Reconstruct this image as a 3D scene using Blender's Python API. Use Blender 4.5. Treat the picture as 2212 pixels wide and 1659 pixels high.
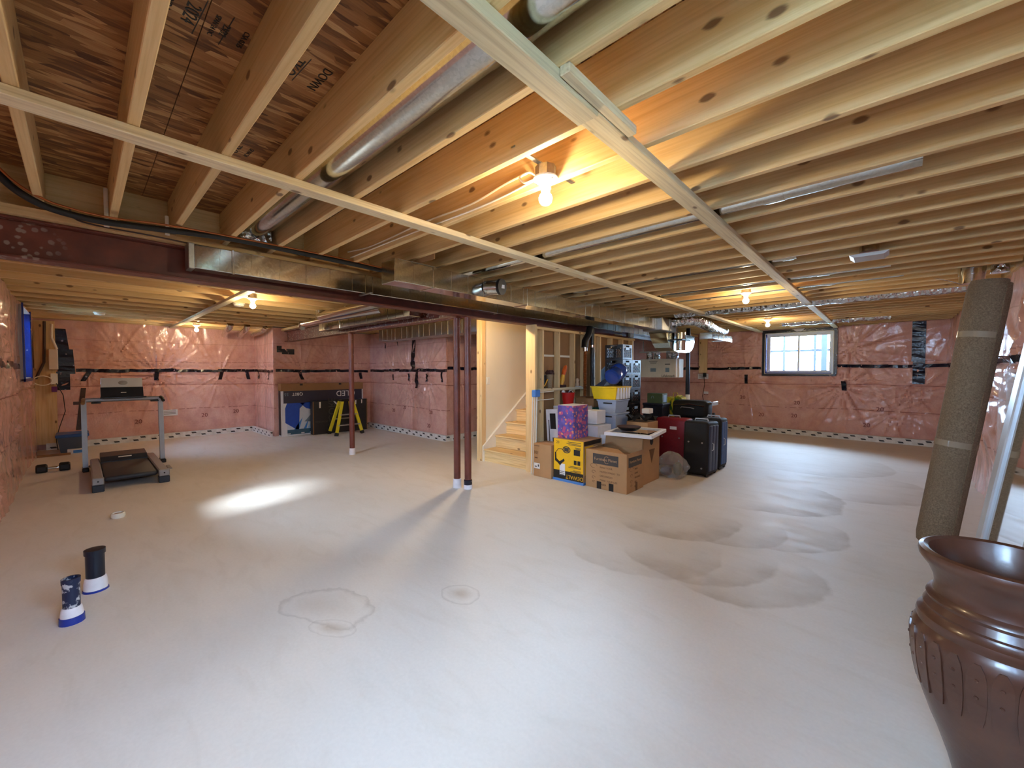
import bpy, bmesh, math, random
import numpy as np
from mathutils import Matrix, Vector, Euler
random.seed(7)
for o in list(bpy.data.objects): bpy.data.objects.remove(o)
scene = bpy.context.scene
COL = scene.collection
R = math.radians

# ------------------------------------------------------------------ camera, world, sun, exposure
CAM_Z = 1.43
cam = bpy.data.cameras.new('camera'); cam.sensor_width = 36.0; cam.lens = 870.0 / 2212.0 * 36.0
cam.clip_start = 0.02
camo = bpy.data.objects.new('camera', cam); COL.objects.link(camo)
camo.location = (0, 0, CAM_Z); camo.rotation_euler = (R(90 - 1.744), 0, R(43.0))
scene.camera = camo
vs = scene.view_settings
vs.view_transform = 'Standard'; vs.look = 'None'; vs.gamma = 1.0; vs.use_curve_mapping = False
vs.exposure = 1.02
cy = scene.cycles; cy.max_bounces = 7; cy.diffuse_bounces = 4; cy.glossy_bounces = 3; cy.transmission_bounces = 2; cy.transparent_max_bounces = 6
cy.caustics_reflective = False; cy.caustics_refractive = False
world = bpy.data.worlds.new('overcast_sky'); scene.world = world; world.use_nodes = True
bg = world.node_tree.nodes['Background']
bg.inputs['Color'].default_value = (0.54, 0.74, 1.0, 1); bg.inputs['Strength'].default_value = 36.0
sun = bpy.data.lights.new('sun', 'SUN'); sun.energy = 8.0; sun.angle = R(11.0); sun.color = (0.86, 0.93, 1.0)
suno = bpy.data.objects.new('sun', sun); COL.objects.link(suno)
suno.rotation_euler = Vector((-.60, 1.95, -1.72)).to_track_quat('-Z', 'Y').to_euler()
BULB_COL = (1.0, 0.77, 0.46); BULB_E = 300.0
def portal(loc, size, rot):                     # sampling guide for the sky seen through a window
    l = bpy.data.lights.new('window_portal', 'AREA'); l.shape = 'RECTANGLE'; l.size, l.size_y = size
    l.cycles.is_portal = True
    o = bpy.data.objects.new('window_portal', l); COL.objects.link(o); o.location = loc; o.rotation_euler = rot
portal((-1.52, 11.4, 1.85), (1.25, 0.9), (R(-90), 0, 0))
portal((-9.4, -0.82, 1.85), (1.3, 1.0), (R(90), 0, 0))
portal((0.12, -0.82, 1.85), (1.35, 1.0), (R(90), 0, 0)); portal((1.15, 0.75, 1.85), (1.5, 1.0), (R(90), 0, R(90)))
portal((-4.6, -0.82, 1.8), (0.8, 1.0), (R(90), 0, 0))

# ------------------------------------------------------------------ helpers
def S(r, g, b):
    f = lambda c: (c / 255 / 12.92) if c / 255 <= 0.04045 else ((c / 255 + 0.055) / 1.055) ** 2.4
    return (f(r), f(g), f(b), 1.0)

class MB:
    def __init__(s): s.v = []; s.f = []
    def add(s, vs, fs):
        n = len(s.v); s.v += [tuple(p) for p in vs]; s.f += [tuple(i + n for i in f) for f in fs]; return s
    def box(s, x0, x1, y0, y1, z0, z1, b=0.0, M=None):
        if x0 > x1: x0, x1 = x1, x0
        if y0 > y1: y0, y1 = y1, y0
        if z0 > z1: z0, z1 = z1, z0
        if b <= 0:
            vs = [(x, y, z) for z in (z0, z1) for y in (y0, y1) for x in (x0, x1)]
            fs = [(0, 2, 3, 1), (4, 5, 7, 6), (0, 1, 5, 4), (2, 6, 7, 3), (0, 4, 6, 2), (1, 3, 7, 5)]
        else:
            b = min(b, (x1 - x0) * .45, (y1 - y0) * .45, (z1 - z0) * .45)
            bm = bmesh.new(); bmesh.ops.create_cube(bm, size=1)
            for v in bm.verts:
                v.co = ((x0 + x1) / 2 + v.co.x * (x1 - x0), (y0 + y1) / 2 + v.co.y * (y1 - y0), (z0 + z1) / 2 + v.co.z * (z1 - z0))
            bmesh.ops.bevel(bm, geom=bm.edges[:], offset=b, segments=1, affect='EDGES')
            bm.verts.index_update(); vs = [tuple(v.co) for v in bm.verts]; fs = [tuple(v.index for v in f.verts) for f in bm.faces]; bm.free()
        if M is not None: vs = [tuple(M @ Vector(p)) for p in vs]
        return s.add(vs, fs)
    def rbox(s, x0, x1, y0, y1, z0, z1, r, seg=3, M=None):
        bm = bmesh.new(); bmesh.ops.create_cube(bm, size=1)
        for v in bm.verts:
            v.co = ((x0 + x1) / 2 + v.co.x * (x1 - x0), (y0 + y1) / 2 + v.co.y * (y1 - y0), (z0 + z1) / 2 + v.co.z * (z1 - z0))
        bmesh.ops.bevel(bm, geom=bm.edges[:], offset=r, segments=seg, affect='EDGES', profile=.5)
        bm.verts.index_update(); vs = [tuple(v.co) for v in bm.verts]; fs = [tuple(v.index for v in f.verts) for f in bm.faces]; bm.free()
        if M is not None: vs = [tuple(M @ Vector(p)) for p in vs]
        return s.add(vs, fs)
    def cyl(s, p0, p1, r0, r1=None, n=16, cap=True):
        return s.tube([p0, p1], [r0, r0 if r1 is None else r1], n, cap)
    def tube(s, pts, r, n=8, cap=True):
        P = [Vector(p) for p in pts]; m = len(P)
        rs = [r] * m if not hasattr(r, '__len__') else list(r)
        ref = None; vs = []
        for i in range(m):
            t = (P[min(i + 1, m - 1)] - P[max(i - 1, 0)])
            if t.length < 1e-9: t = Vector((0, 0, 1))
            t.normalize()
            if ref is None:
                ref = t.orthogonal().normalized()
            ref = (ref - t * ref.dot(t))
            if ref.length < 1e-6: ref = t.orthogonal()
            ref.normalize(); bi = t.cross(ref)
            for k in range(n):
                a = 2 * math.pi * k / n
                vs.append(P[i] + (ref * math.cos(a) + bi * math.sin(a)) * rs[i])
        fs = []
        for i in range(m - 1):
            for k in range(n):
                k2 = (k + 1) % n
                fs.append((i * n + k, i * n + k2, (i + 1) * n + k2, (i + 1) * n + k))
        if cap:
            fs.append(tuple(reversed(range(n)))); fs.append(tuple((m - 1) * n + k for k in range(n)))
        return s.add(vs, fs)
    def lathe(s, prof, c=(0, 0, 0), n=24, M=None):
        vs = []; fs = []
        for r, z in prof:
            for k in range(n):
                a = 2 * math.pi * k / n; vs.append((c[0] + r * math.cos(a), c[1] + r * math.sin(a), c[2] + z))
        m = len(prof)
        for i in range(m - 1):
            for k in range(n):
                k2 = (k + 1) % n; fs.append((i * n + k, i * n + k2, (i + 1) * n + k2, (i + 1) * n + k))
        if prof[0][0] > 1e-5: fs.append(tuple(reversed(range(n))))
        if prof[-1][0] > 1e-5: fs.append(tuple((m - 1) * n + k for k in range(n)))
        if M is not None: vs = [tuple(M @ Vector(p)) for p in vs]
        return s.add(vs, fs)
    def prism(s, poly, ax, a0, a1):            # poly of 2D points extruded along axis ax
        def P(u, w, t):
            return {'x': (t, u, w), 'y': (u, t, w), 'z': (u, w, t)}[ax]
        n = len(poly); vs = [P(u, w, a0) for u, w in poly] + [P(u, w, a1) for u, w in poly]
        fs = [tuple(range(n)), tuple(reversed(range(n, 2 * n)))] + [(i, (i + 1) % n, n + (i + 1) % n, n + i) for i in range(n)]
        return s.add(vs, fs)
    def build(s, name, mat, parent=None, local=False, smooth=False, loc=None):
        vs = s.v
        if parent is not None and not local:
            root = parent
            while root.parent: root = root.parent
            Mi = root.matrix_basis.inverted(); vs = [tuple(Mi @ Vector(p)) for p in vs]
        me = bpy.data.meshes.new(name); me.from_pydata(vs, [], s.f); me.update()
        bm = bmesh.new(); bm.from_mesh(me); bmesh.ops.recalc_face_normals(bm, faces=bm.faces[:]); bm.to_mesh(me); bm.free()
        if smooth:
            for p in me.polygons: p.use_smooth = True
            me.set_sharp_from_angle(angle=R(38))
        me.materials.append(mat)
        o = bpy.data.objects.new(name, me); COL.objects.link(o)
        if parent is not None: o.parent = parent
        if loc is not None: o.location = loc
        return o

def tag(o, label=None, cat=None, group=None, kind=None):
    if label: o['label'] = label
    if cat: o['category'] = cat
    if group: o['group'] = group
    if kind: o['kind'] = kind
    return o
def thing(name, label, cat, loc=(0, 0, 0), rz=0, group=None, kind=None):
    o = bpy.data.objects.new(name, None); COL.objects.link(o); o.empty_display_size = .05
    o.matrix_basis = Matrix.Translation(loc) @ Matrix.Rotation(rz, 4, 'Z')
    return tag(o, label, cat, group, kind)
def copy_tree(o, parent=None):
    c = o.copy(); COL.objects.link(c); c.parent = parent
    for ch in o.children: copy_tree(ch, c)
    return c
def B(x0, x1, y0, y1, z0, z1, b=0.0): return MB().box(x0, x1, y0, y1, z0, z1, b)

TEXTS = {}
def text(s, size, org, right, up, mat, parent, name='lettering', align='CENTER', local=False, sx=1.0):
    """flat lettering lying on a face; org = middle of the line, right/up = reading directions"""
    key = (s, align)
    if key not in TEXTS:
        cu = bpy.data.curves.new('txt', 'FONT'); cu.body = s; cu.align_x = align; cu.align_y = 'CENTER'; cu.size = 1; cu.extrude = 0.004; cu.resolution_u = 3
        ob = bpy.data.objects.new('txt', cu); COL.objects.link(ob)
        bpy.context.view_layer.update()
        me = bpy.data.meshes.new_from_object(ob.evaluated_get(bpy.context.evaluated_depsgraph_get()))
        TEXTS[key] = ([tuple(v.co) for v in me.vertices], [tuple(p.vertices) for p in me.polygons])
        bpy.data.objects.remove(ob)
    vs, fs = TEXTS[key]
    r = Vector(right).normalized(); u = Vector(up).normalized(); n = r.cross(u)
    mb = MB(); mb.add([Vector(org) + r * (v[0] * size * sx) + u * (v[1] * size) + n * (v[2] * .25) for v in vs], fs)
    return mb.build(name, mat, parent, local=local)
def decal(org, right, up, w, h, mat, parent, name, t=.0012, local=False):
    r = Vector(right).normalized(); u = Vector(up).normalized(); n = r.cross(u); o = Vector(org)
    vs = []
    for k in (0, 1):
        for a, b in ((-1, -1), (1, -1), (1, 1), (-1, 1)): vs.append(o + r * a * w / 2 + u * b * h / 2 + n * (t if k else -.0005))
    mb = MB(); mb.add(vs, [(0, 3, 2, 1), (4, 5, 6, 7), (0, 1, 5, 4), (1, 2, 6, 5), (2, 3, 7, 6), (3, 0, 4, 7)])
    return mb.build(name, mat, parent, local=local)
def poly_decal(pts, n, mat, parent, name, t=.0012):
    n = Vector(n); k = len(pts)
    vs = [Vector(p) - n * .0004 for p in pts] + [Vector(p) + n * t for p in pts]
    mb = MB(); mb.add(vs, [tuple(range(k)), tuple(range(k, 2 * k))] + [(i, (i + 1) % k, k + (i + 1) % k, k + i) for i in range(k)])
    return mb.build(name, mat, parent)

# ------------------------------------------------------------------ materials
class NT:
    def __init__(s, name):
        s.m = bpy.data.materials.new(name); s.m.use_nodes = True; s.t = s.m.node_tree; s.p = s.t.nodes['Principled BSDF']; s.tc = None
    def n(s, typ, **kw):
        nd = s.t.nodes.new(typ)
        for k, v in kw.items(): setattr(nd, k, v)
        return nd
    def l(s, a, b): s.t.links.new(a, b)
    def co(s):
        if s.tc is None: s.tc = s.n('ShaderNodeTexCoord')
        return s.tc.outputs['Object']
    def mapping(s, scale=(1, 1, 1), rot=(0, 0, 0), loc=(0, 0, 0), src=None):
        m = s.n('ShaderNodeMapping'); m.inputs['Scale'].default_value = scale; m.inputs['Rotation'].default_value = rot; m.inputs['Location'].default_value = loc
        s.l(src or s.co(), m.inputs['Vector']); return m.outputs[0]
    def noise(s, vec, scale, detail=4, rough=.5, dist=0):
        n = s.n('ShaderNodeTexNoise'); n.inputs['Scale'].default_value = scale; n.inputs['Detail'].default_value = detail
        n.inputs['Roughness'].default_value = rough; n.inputs['Distortion'].default_value = dist
        s.l(vec, n.inputs['Vector']); return n.outputs['Fac']
    def voro(s, vec, scale, out='Distance', feature='F1', rnd=1.0):
        n = s.n('ShaderNodeTexVoronoi'); n.feature = feature; n.inputs['Scale'].default_value = scale; n.inputs['Randomness'].default_value = rnd
        s.l(vec, n.inputs['Vector']); return n.outputs[out]
    def ramp(s, fac, stops):
        r = s.n('ShaderNodeValToRGB'); e = r.color_ramp.elements
        while len(e) < len(stops): e.new(.5)
        for i, (p, c) in enumerate(stops):
            e[i].position = p; e[i].color = c if len(c) == 4 else (*c, 1)
        s.l(fac, r.inputs['Fac']); return r.outputs['Color']
    def mr(s, fac, a, b, c=0., d=1., smooth=False):
        m = s.n('ShaderNodeMapRange'); m.clamp = True
        if smooth: m.interpolation_type = 'SMOOTHSTEP'
        for i, x in zip(('From Min', 'From Max', 'To Min', 'To Max'), (a, b, c, d)): m.inputs[i].default_value = x
        s.l(fac, m.inputs['Value']); return m.outputs['Result']
    def mix(s, fac, a, b, typ='MIX'):
        m = s.n('ShaderNodeMix', data_type='RGBA', blend_type=typ)
        for sock, x in ((m.inputs[0], fac), (m.inputs[6], a), (m.inputs[7], b)):
            if hasattr(x, 'is_linked') or hasattr(x, 'node'): s.l(x, sock)
            else: sock.default_value = x
        return m.outputs[2]
    def math(s, op, a, b=None, c=None):
        m = s.n('ShaderNodeMath', operation=op)
        for i, x in enumerate((a, b, c)):
            if x is None: continue
            if isinstance(x, (int, float)): m.inputs[i].default_value = x
            else: s.l(x, m.inputs[i])
        return m.outputs[0]
    def sep(s, vec):
        n = s.n('ShaderNodeSeparateXYZ'); s.l(vec, n.inputs[0]); return n.outputs
    def bump(s, h, strength=.3, dist=.01):
        b = s.n('ShaderNodeBump'); b.inputs['Strength'].default_value = strength; b.inputs['Distance'].default_value = dist
        s.l(h, b.inputs['Height']); s.l(b.outputs[0], s.p.inputs['Normal']); return b.outputs[0]
    def set(s, **kw):
        for k, v in kw.items():
            i = s.p.inputs[k.replace('_', ' ')]
            if isinstance(v, (int, float, tuple)): i.default_value = v
            else: s.l(v, i)
        return s.m

def plain(name, col, rough=.5, metal=0., var=.12, scale=14., bump=.08, **kw):
    t = NT(name); v = t.mapping(); n = t.noise(v, scale, 4)
    d = tuple(c * (1 - var) for c in col[:3]) + (1,); e = tuple(min(1, c * (1 + var)) for c in col[:3]) + (1,)
    c = t.ramp(n, [(.3, d), (.7, e)])
    if bump: t.bump(t.noise(v, scale * 6, 3), bump, .002)
    return t.set(Base_Color=c, Roughness=rough, Metallic=metal, **kw)

def wood(name, light, mid, dark, axis='x', knots=True, grain=1.0, rough=.62):
    t = NT(name)
    oi = t.n('ShaderNodeObjectInfo'); off = t.n('ShaderNodeVectorMath', operation='MULTIPLY_ADD')
    t.l(oi.outputs['Random'], off.inputs[0]); off.inputs[1].default_value = (37.0, 13.0, 7.0); t.l(t.co(), off.inputs[2])
    src = off.outputs[0]
    sc = {'x': (.5, 9, 9), 'y': (9, .5, 9), 'z': (9, 9, .5)}[axis]
    v = t.mapping(sc, src=src)
    n1 = t.noise(v, 2.2, 5, .6, .6)
    n2 = t.noise(t.mapping({'x': (1.2, 60, 60), 'y': (60, 1.2, 60), 'z': (60, 60, 1.2)}[axis], src=src), 1.6, 3)
    c = t.ramp(n1, [(.25, mid), (.55, light), (.8, mid)])
    c = t.mix(t.mr(n2, .45, .75, 0, .30 * grain), c, dark)
    rv = t.mr(oi.outputs['Random'], 0, 1, .84, 1.08)
    hsv = t.n('ShaderNodeHueSaturation'); t.l(rv, hsv.inputs['Value']); t.l(c, hsv.inputs['Color']); c = hsv.outputs[0]
    if knots:
        kv = t.mapping({'x': (4.2, 8, 8), 'y': (8, 4.2, 8), 'z': (8, 8, 4.2)}[axis], src=src)
        d = t.voro(kv, 1.0)
        k = t.mr(t.math('ADD', d, t.math('MULTIPLY', t.math('SUBTRACT', n2, .5), .10)), .08, .15, 1, 0, True)
        c = t.mix(t.math('MULTIPLY', k, .8), c, S(96, 56, 28))
    t.bump(n2, .12, .002)
    return t.set(Base_Color=c, Roughness=rough)

PINE = (S(230, 198, 142), S(214, 174, 112), S(166, 116, 62))
M = {}
M['joist'] = wood('pine_joist_x', *PINE, axis='x')
M['joist_y'] = wood('pine_joist_y', *PINE, axis='y')
M['stud'] = wood('pine_stud', S(232, 200, 146), S(216, 176, 116), S(160, 110, 62), axis='z')
M['plate_y'] = M['joist_y']
M['strap'] = wood('spruce_strap', S(230, 214, 176), S(212, 192, 150), S(150, 122, 84), axis='y', grain=1.5)
M['strap_x'] = wood('spruce_strap_x', S(230, 214, 176), S(212, 192, 150), S(150, 122, 84), axis='x', grain=1.5)
M['tread'] = wood('stair_pine', S(240, 208, 150), S(228, 184, 116), S(168, 112, 58), axis='x', grain=2.0)

def osb():
    t = NT('osb')
    a = t.mapping((40, 7, 6), (0, 0, R(9))); b = t.mapping((36, 8, 6), (0, 0, R(-24)), (3, 5, 1))
    na = t.noise(t.mapping((2, 2, 2)), 3, 3)
    va = t.n('ShaderNodeVectorMath', operation='ADD'); t.l(a, va.inputs[0]); sc = t.n('ShaderNodeVectorMath', operation='SCALE'); sc.inputs['Scale'].default_value = .9
    nc = t.n('ShaderNodeTexNoise'); nc.inputs['Scale'].default_value = 5; t.l(t.co(), nc.inputs['Vector']); t.l(nc.outputs['Color'], sc.inputs[0]); t.l(sc.outputs[0], va.inputs[1])
    ca = t.voro(va.outputs[0], 1.0, 'Color'); cb = t.voro(b, 1.0, 'Color')
    sa = t.n('ShaderNodeSeparateColor'); t.l(ca, sa.inputs[0]); sb = t.n('ShaderNodeSeparateColor'); t.l(cb, sb.inputs[0])
    f = t.mix(t.mr(sb.outputs[1], .45, .5), sa.outputs[0], sb.outputs[0])
    f2 = t.n('ShaderNodeSeparateColor'); t.l(f, f2.inputs[0])
    fine = t.noise(t.mapping((110, 9, 12), (0, 0, R(7))), 1.3, 4)
    v = t.math('ADD', t.math('MULTIPLY', f2.outputs[0], .68), t.math('MULTIPLY', fine, .38))
    c = t.ramp(v, [(.15, S(92, 54, 28)), (.42, S(142, 94, 50)), (.66, S(168, 116, 66)), (.92, S(206, 162, 106))])
    t.bump(v, .35, .004)
    return t.set(Base_Color=c, Roughness=.6)
M['osb'] = osb()

def galv(name, rough=.24, tint=(206, 208, 202)):
    t = NT(name); v = t.mapping((1, 1, 1))
    c = t.voro(v, 90, 'Color'); sp = t.n('ShaderNodeSeparateColor'); t.l(c, sp.inputs[0])
    k = tint
    col = t.ramp(sp.outputs[0], [(0, S(*[int(x * .93) for x in k])), (1, S(*k))])
    r = t.mr(sp.outputs[1], 0, 1, rough * .85, rough * 1.15)
    t.bump(t.noise(v, 2.6, 1), .06, .02)
    return t.set(Base_Color=col, Roughness=r, Metallic=1.0)
M['galv'] = galv('galvanised_steel', .15, (214, 216, 210))
M['galv_bright'] = galv('bright_galvanised', .10, (214, 220, 216))
M['galv_d'] = galv('dull_galvanised', .36, (196, 196, 192))
def foil():
    t = NT('crinkled_foil'); v = t.mapping((1, 1, 1)); d = t.voro(v, 22); n = t.noise(v, 30, 4)
    t.bump(t.math('ADD', d, t.math('MULTIPLY', n, .6)), .9, .02)
    return t.set(Base_Color=t.ramp(n, [(.3, S(196, 200, 204)), (.7, S(232, 236, 238))]), Roughness=.18, Metallic=1.0)
M['foil'] = foil()

def redsteel(name, scuff):
    t = NT(name); v = t.mapping((1, 1, 1)); n = t.noise(v, 9, 5)
    c = t.ramp(n, [(.25, S(84, 38, 28)), (.6, S(112, 54, 40)), (.85, S(126, 64, 48))])
    d = t.voro(t.mapping((1, 1, 1), src=t.co()), 24.0)
    msk = t.mr(t.math('ADD', d, t.math('MULTIPLY', t.noise(v, 34, 4), .35)), .44, .56, 1, 0, True)
    if scuff:   # scuffed primer on the end of the beam nearest the side wall
        y = t.sep(t.co())[1]
        msk = t.math('MULTIPLY', msk, t.mr(t.math('ADD', y, t.math('MULTIPLY', t.noise(v, 6, 2), .35)), .46, .74, .8, 0, True))
    else:
        msk = t.math('MULTIPLY', msk, t.mr(t.noise(v, 5, 2), .62, .66, 0, .8))
    c = t.mix(msk, c, S(158, 140, 130)); t.bump(n, .15, .003)
    return t.set(Base_Color=c, Roughness=.42)
M['beam'] = redsteel('red_oxide_beam', True)
M['post'] = redsteel('red_oxide_post', False)

def concrete():
    t = NT('troweled_concrete'); v = t.mapping(); xyz = t.sep(v)
    n1 = t.noise(v, .55, 5, .55); n2 = t.noise(t.mapping((1, 3, 1), (0, 0, R(30))), 2.3, 6, .6, .8); n3 = t.noise(v, 60, 3)
    c = t.ramp(n1, [(.25, S(214, 206, 194)), (.5, S(224, 217, 206)), (.75, S(230, 224, 214))])
    c = t.mix(t.mr(n2, .5, .8, 0, .26), c, S(192, 178, 156))
    wob = t.math('MULTIPLY', t.math('SUBTRACT', t.noise(v, 1.7, 3), .5), .22)
    fine = t.math('MULTIPLY', t.math('SUBTRACT', t.noise(v, 9, 4), .5), .05)
    patch = t.mr(t.noise(v, 5, 3), .25, .65, .35, 1); rag = t.math('MULTIPLY', t.math('SUBTRACT', t.noise(v, 4.5, 4), .5), 1.1)
    # power-trowel arcs: a crisp outer edge, fading inward, on one side of each sweep
    def arc(c, cx, cy, r, dx, dy, amt, w=.30, lo=.1):
        px = t.math('SUBTRACT', xyz[0], cx); py = t.math('SUBTRACT', xyz[1], cy)
        d = t.math('SQRT', t.math('ADD', t.math('MULTIPLY', px, px), t.math('MULTIPLY', py, py)))
        dd = t.math('ADD', t.math('ADD', d, wob), fine)
        edge = t.math('MULTIPLY', t.mr(dd, r - w, r, 0, 1), t.mr(dd, r, r + .025, 1, 0))
        g = t.math('DIVIDE', t.math('ADD', t.math('MULTIPLY', px, dx), t.math('MULTIPLY', py, dy)), d)
        m = t.math('MULTIPLY', t.math('MULTIPLY', edge, t.mr(g, lo, lo + .5, 0, 1)), amt)
        m = t.math('MULTIPLY', m, patch)
        return t.mix(m, c, S(164, 147, 123))
    for a in [(-1.52, 3.95, .55, .7, -.7, .60), (-1.12, 3.35, .56, .5, -.85, .5), (-.80, 3.25, .52, .8, -.6, .5), (-1.05, 5.45, .75, .95, -.3, .65, .4),
              (-.72, 4.3, .52, .9, -.4, .5), (-1.05, 4.05, .44, .8, -.6, .55), (-1.5, 3.2, .6, .6, -.8, .35), (-.35, 6.6, .8, .9, -.3, .5, .4), (-.9, 7.9, 1.0, .8, -.5, .4, .4)]:
        c = arc(c, *a)
    def blob(c, cx, cy, rx, ry, ang, amt, fill):
        vv = t.mapping((1 / rx, 1 / ry, 1), (0, 0, 0), (0, 0, 0), src=t.mapping((1, 1, 1), (0, 0, ang), (0, 0, 0), src=None))
        q = t.sep(vv); ca, sa = math.cos(ang), math.sin(ang)
        ux = (cx * ca - cy * sa) / rx; uy = (cx * sa + cy * ca) / ry
        px = t.math('SUBTRACT', q[0], ux); py = t.math('SUBTRACT', q[1], uy)
        d = t.math('SQRT', t.math('ADD', t.math('MULTIPLY', px, px), t.math('MULTIPLY', py, py)))
        d = t.math('ADD', d, rag)
        line = t.math('MULTIPLY', t.mr(d, .86, 1.0, 0, 1), t.mr(d, 1.0, 1.06, 1, 0))
        c = t.mix(t.math('MULTIPLY', line, amt), c, S(150, 138, 122))
        return t.mix(t.math('MULTIPLY', t.mr(d, .15, .75, 1, 0), fill), c, S(176, 154, 126))
    c = blob(c, -2.48, 1.0, .32, .17, R(-20), .28, .2)
    c = blob(c, -1.98, 1.64, .13, .11, 0, .25, .5)
    c = blob(c, -2.25, .92, .14, .07, R(-30), .2, .4)
    c = t.mix(t.mr(n3, .3, .7, 0, .06), c, S(120, 110, 96))
    rr = t.math('ADD', t.mr(n2, .3, .7, .50, .66), t.mr(n3, .3, .7, -.03, .03))
    t.bump(t.math('ADD', n3, t.math('MULTIPLY', n2, 2)), .05, .004)
    return t.set(Base_Color=c, Roughness=rr, Specular_IOR_Level=.35)
M['floor'] = concrete()

def pink():
    t = NT('pink_insulation_under_poly'); v = t.mapping(); xyz = t.sep(v)
    n = t.noise(v, 3.2, 6, .62); n2 = t.noise(v, 38, 4)
    c = t.ramp(n, [(.22, S(196, 140, 126)), (.5, S(220, 168, 152)), (.78, S(234, 190, 174))])
    c = t.mix(t.mr(n2, .3, .7, 0, .18), c, S(168, 108, 96))
    z = t.math('ADD', xyz[2], t.math('MULTIPLY', t.math('SUBTRACT', t.noise(v, 1.3, 2), .5), .07))
    xy = t.math('ADD', xyz[0], xyz[1])
    dash = t.mr(t.noise(t.mapping((5, 5, .01)), 2.2, 1), .42, .5, 0, 1)
    for zz, w, a, d in ((1.64, .010, .6, 1), (1.15, .010, .75, 0), (.62, .010, .65, 1), (2.05, .008, .35, 0)):
        m = t.math('MULTIPLY', t.mr(t.math('ABSOLUTE', t.math('SUBTRACT', z, zz)), w * .4, w, 1, 0), a)
        if d: m = t.math('MULTIPLY', m, dash)
        c = t.mix(m, c, S(128, 56, 46))
    w1 = t.noise(t.mapping((1, 1, .35)), 9, 5, .6, 1.4); w2 = t.noise(v, 4, 3, .5, .6)
    b = t.bump(t.math('ADD', w1, t.math('MULTIPLY', w2, .7)), .32, .02)
    t.l(b, t.p.inputs['Coat Normal'])
    return t.set(Base_Color=c, Roughness=.7, Coat_Weight=1.0, Coat_Roughness=.07, Coat_IOR=1.45)
M['pink'] = pink()
def tape(name, base, spot):
    t = NT(name); v = t.mapping(); d = t.voro(v, 7.5, rnd=.8)
    m = t.mr(t.math('ADD', d, t.math('MULTIPLY', t.noise(v, 60, 2), .12)), .14, .2, .75, 0)
    t.bump(t.noise(v, 25, 3), .5, .008)
    return t.set(Base_Color=t.mix(m, base, spot), Roughness=.22)
M['tape'] = tape('navy_sheathing_tape', S(16, 20, 40), S(150, 150, 170))
M['tape_blue'] = tape('blue_sheathing_tape', S(26, 50, 140), S(200, 210, 235))
def membrane():
    t = NT('white_membrane_strip'); v = t.mapping(); q = t.sep(v)
    u = t.math('ADD', t.math('ADD', q[0], q[1]), t.math('MULTIPLY', q[2], .6))
    def row(z0, off):
        fr = t.math('FRACT', t.math('ADD', t.math('MULTIPLY', u, 3.6), off))
        a = t.math('MULTIPLY', t.mr(fr, .34, .36, 0, 1), t.mr(fr, .62, .64, 1, 0))
        return t.math('MULTIPLY', a, t.mr(t.math('ABSOLUTE', t.math('SUBTRACT', q[2], z0)), .013, .017, 1, 0))
    m = t.math('MAXIMUM', row(.036, 0.), row(.088, .5))
    c = t.mix(m, t.ramp(t.noise(v, 12, 4), [(.3, S(206, 202, 194)), (.7, S(236, 234, 230))]), S(34, 32, 32))
    return t.set(Base_Color=c, Roughness=.5)
M['membrane'] = membrane()
M['foundation'] = plain('grey_foundation', S(150, 146, 138), .85, scale=5)
M['drywall'] = plain('cream_painted_drywall', S(238, 226, 196), .6, var=.02, scale=3, bump=.02)
M['drywall_back'] = plain('brown_drywall_paper', S(150, 112, 74), .8, var=.08, scale=4)
M['white_trim'] = plain('white_trim_paint', S(236, 228, 210), .35, var=.03)
M['vinyl'] = plain('white_vinyl', S(232, 236, 238), .3, var=.02, bump=0)
def glass():
    t = NT('window_glass'); nt = t.t; nt.nodes.remove(t.p); out = nt.nodes['Material Output']
    tr = t.n('ShaderNodeBsdfTransparent'); tr.inputs[0].default_value = (.93, .97, 1, 1); gl = t.n('ShaderNodeBsdfGlossy'); gl.inputs['Roughness'].default_value = .02
    fr = t.n('ShaderNodeFresnel'); fr.inputs[0].default_value = 1.35; mx = t.n('ShaderNodeMixShader')
    t.l(fr.outputs[0], mx.inputs[0]); t.l(tr.outputs[0], mx.inputs[1]); t.l(gl.outputs[0], mx.inputs[2]); t.l(mx.outputs[0], out.inputs['Surface'])
    return t.m
M['glass'] = glass()
def film(name, tint, haze, rough=.08, scale=10):
    t = NT(name); v = t.mapping(); n = t.noise(v, scale, 4, .6, .8); t.bump(n, .7, .02)
    return t.set(Base_Color=tint, Roughness=rough, Transmission_Weight=0.0, Alpha=haze)
M['clearbag'] = film('clear_plastic_film', S(206, 204, 200), .34)
M['bin'] = film('clear_storage_plastic', S(176, 190, 214), .82, .25, 3)
M['jug'] = film('blue_jug_plastic', S(30, 66, 150), .88, .06, 3)
M['card'] = plain('brown_cardboard', S(178, 136, 92), .75, var=.06, scale=6)
M['card_d'] = plain('dark_cardboard', S(150, 110, 70), .78, var=.06, scale=6)
M['card_in'] = plain('cardboard_inside', S(140, 100, 62), .85, var=.08)
M['white_card'] = plain('white_carton', S(226, 226, 228), .5, var=.03)
M['cream_card'] = plain('cream_carton', S(220, 208, 190), .6, var=.03)
M['yellow_card'] = plain('yellow_printed_carton', S(240, 184, 16), .4, var=.03)
M['black_print'] = plain('black_ink', S(22, 20, 20), .45, var=.1, bump=0)
M['grey_print'] = plain('dark_grey_ink', S(66, 60, 56), .5, var=.06, bump=0)
M['brown_print'] = plain('brown_ink', S(104, 70, 42), .6, var=.06, bump=0)
M['white_print'] = plain('white_ink', S(236, 234, 230), .45, var=.03, bump=0)
M['tan_print'] = plain('tan_ink', S(190, 150, 108), .6, var=.03, bump=0)
M['blue_strip'] = plain('blue_carton_strip', S(72, 128, 200), .4, var=.05)
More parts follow.
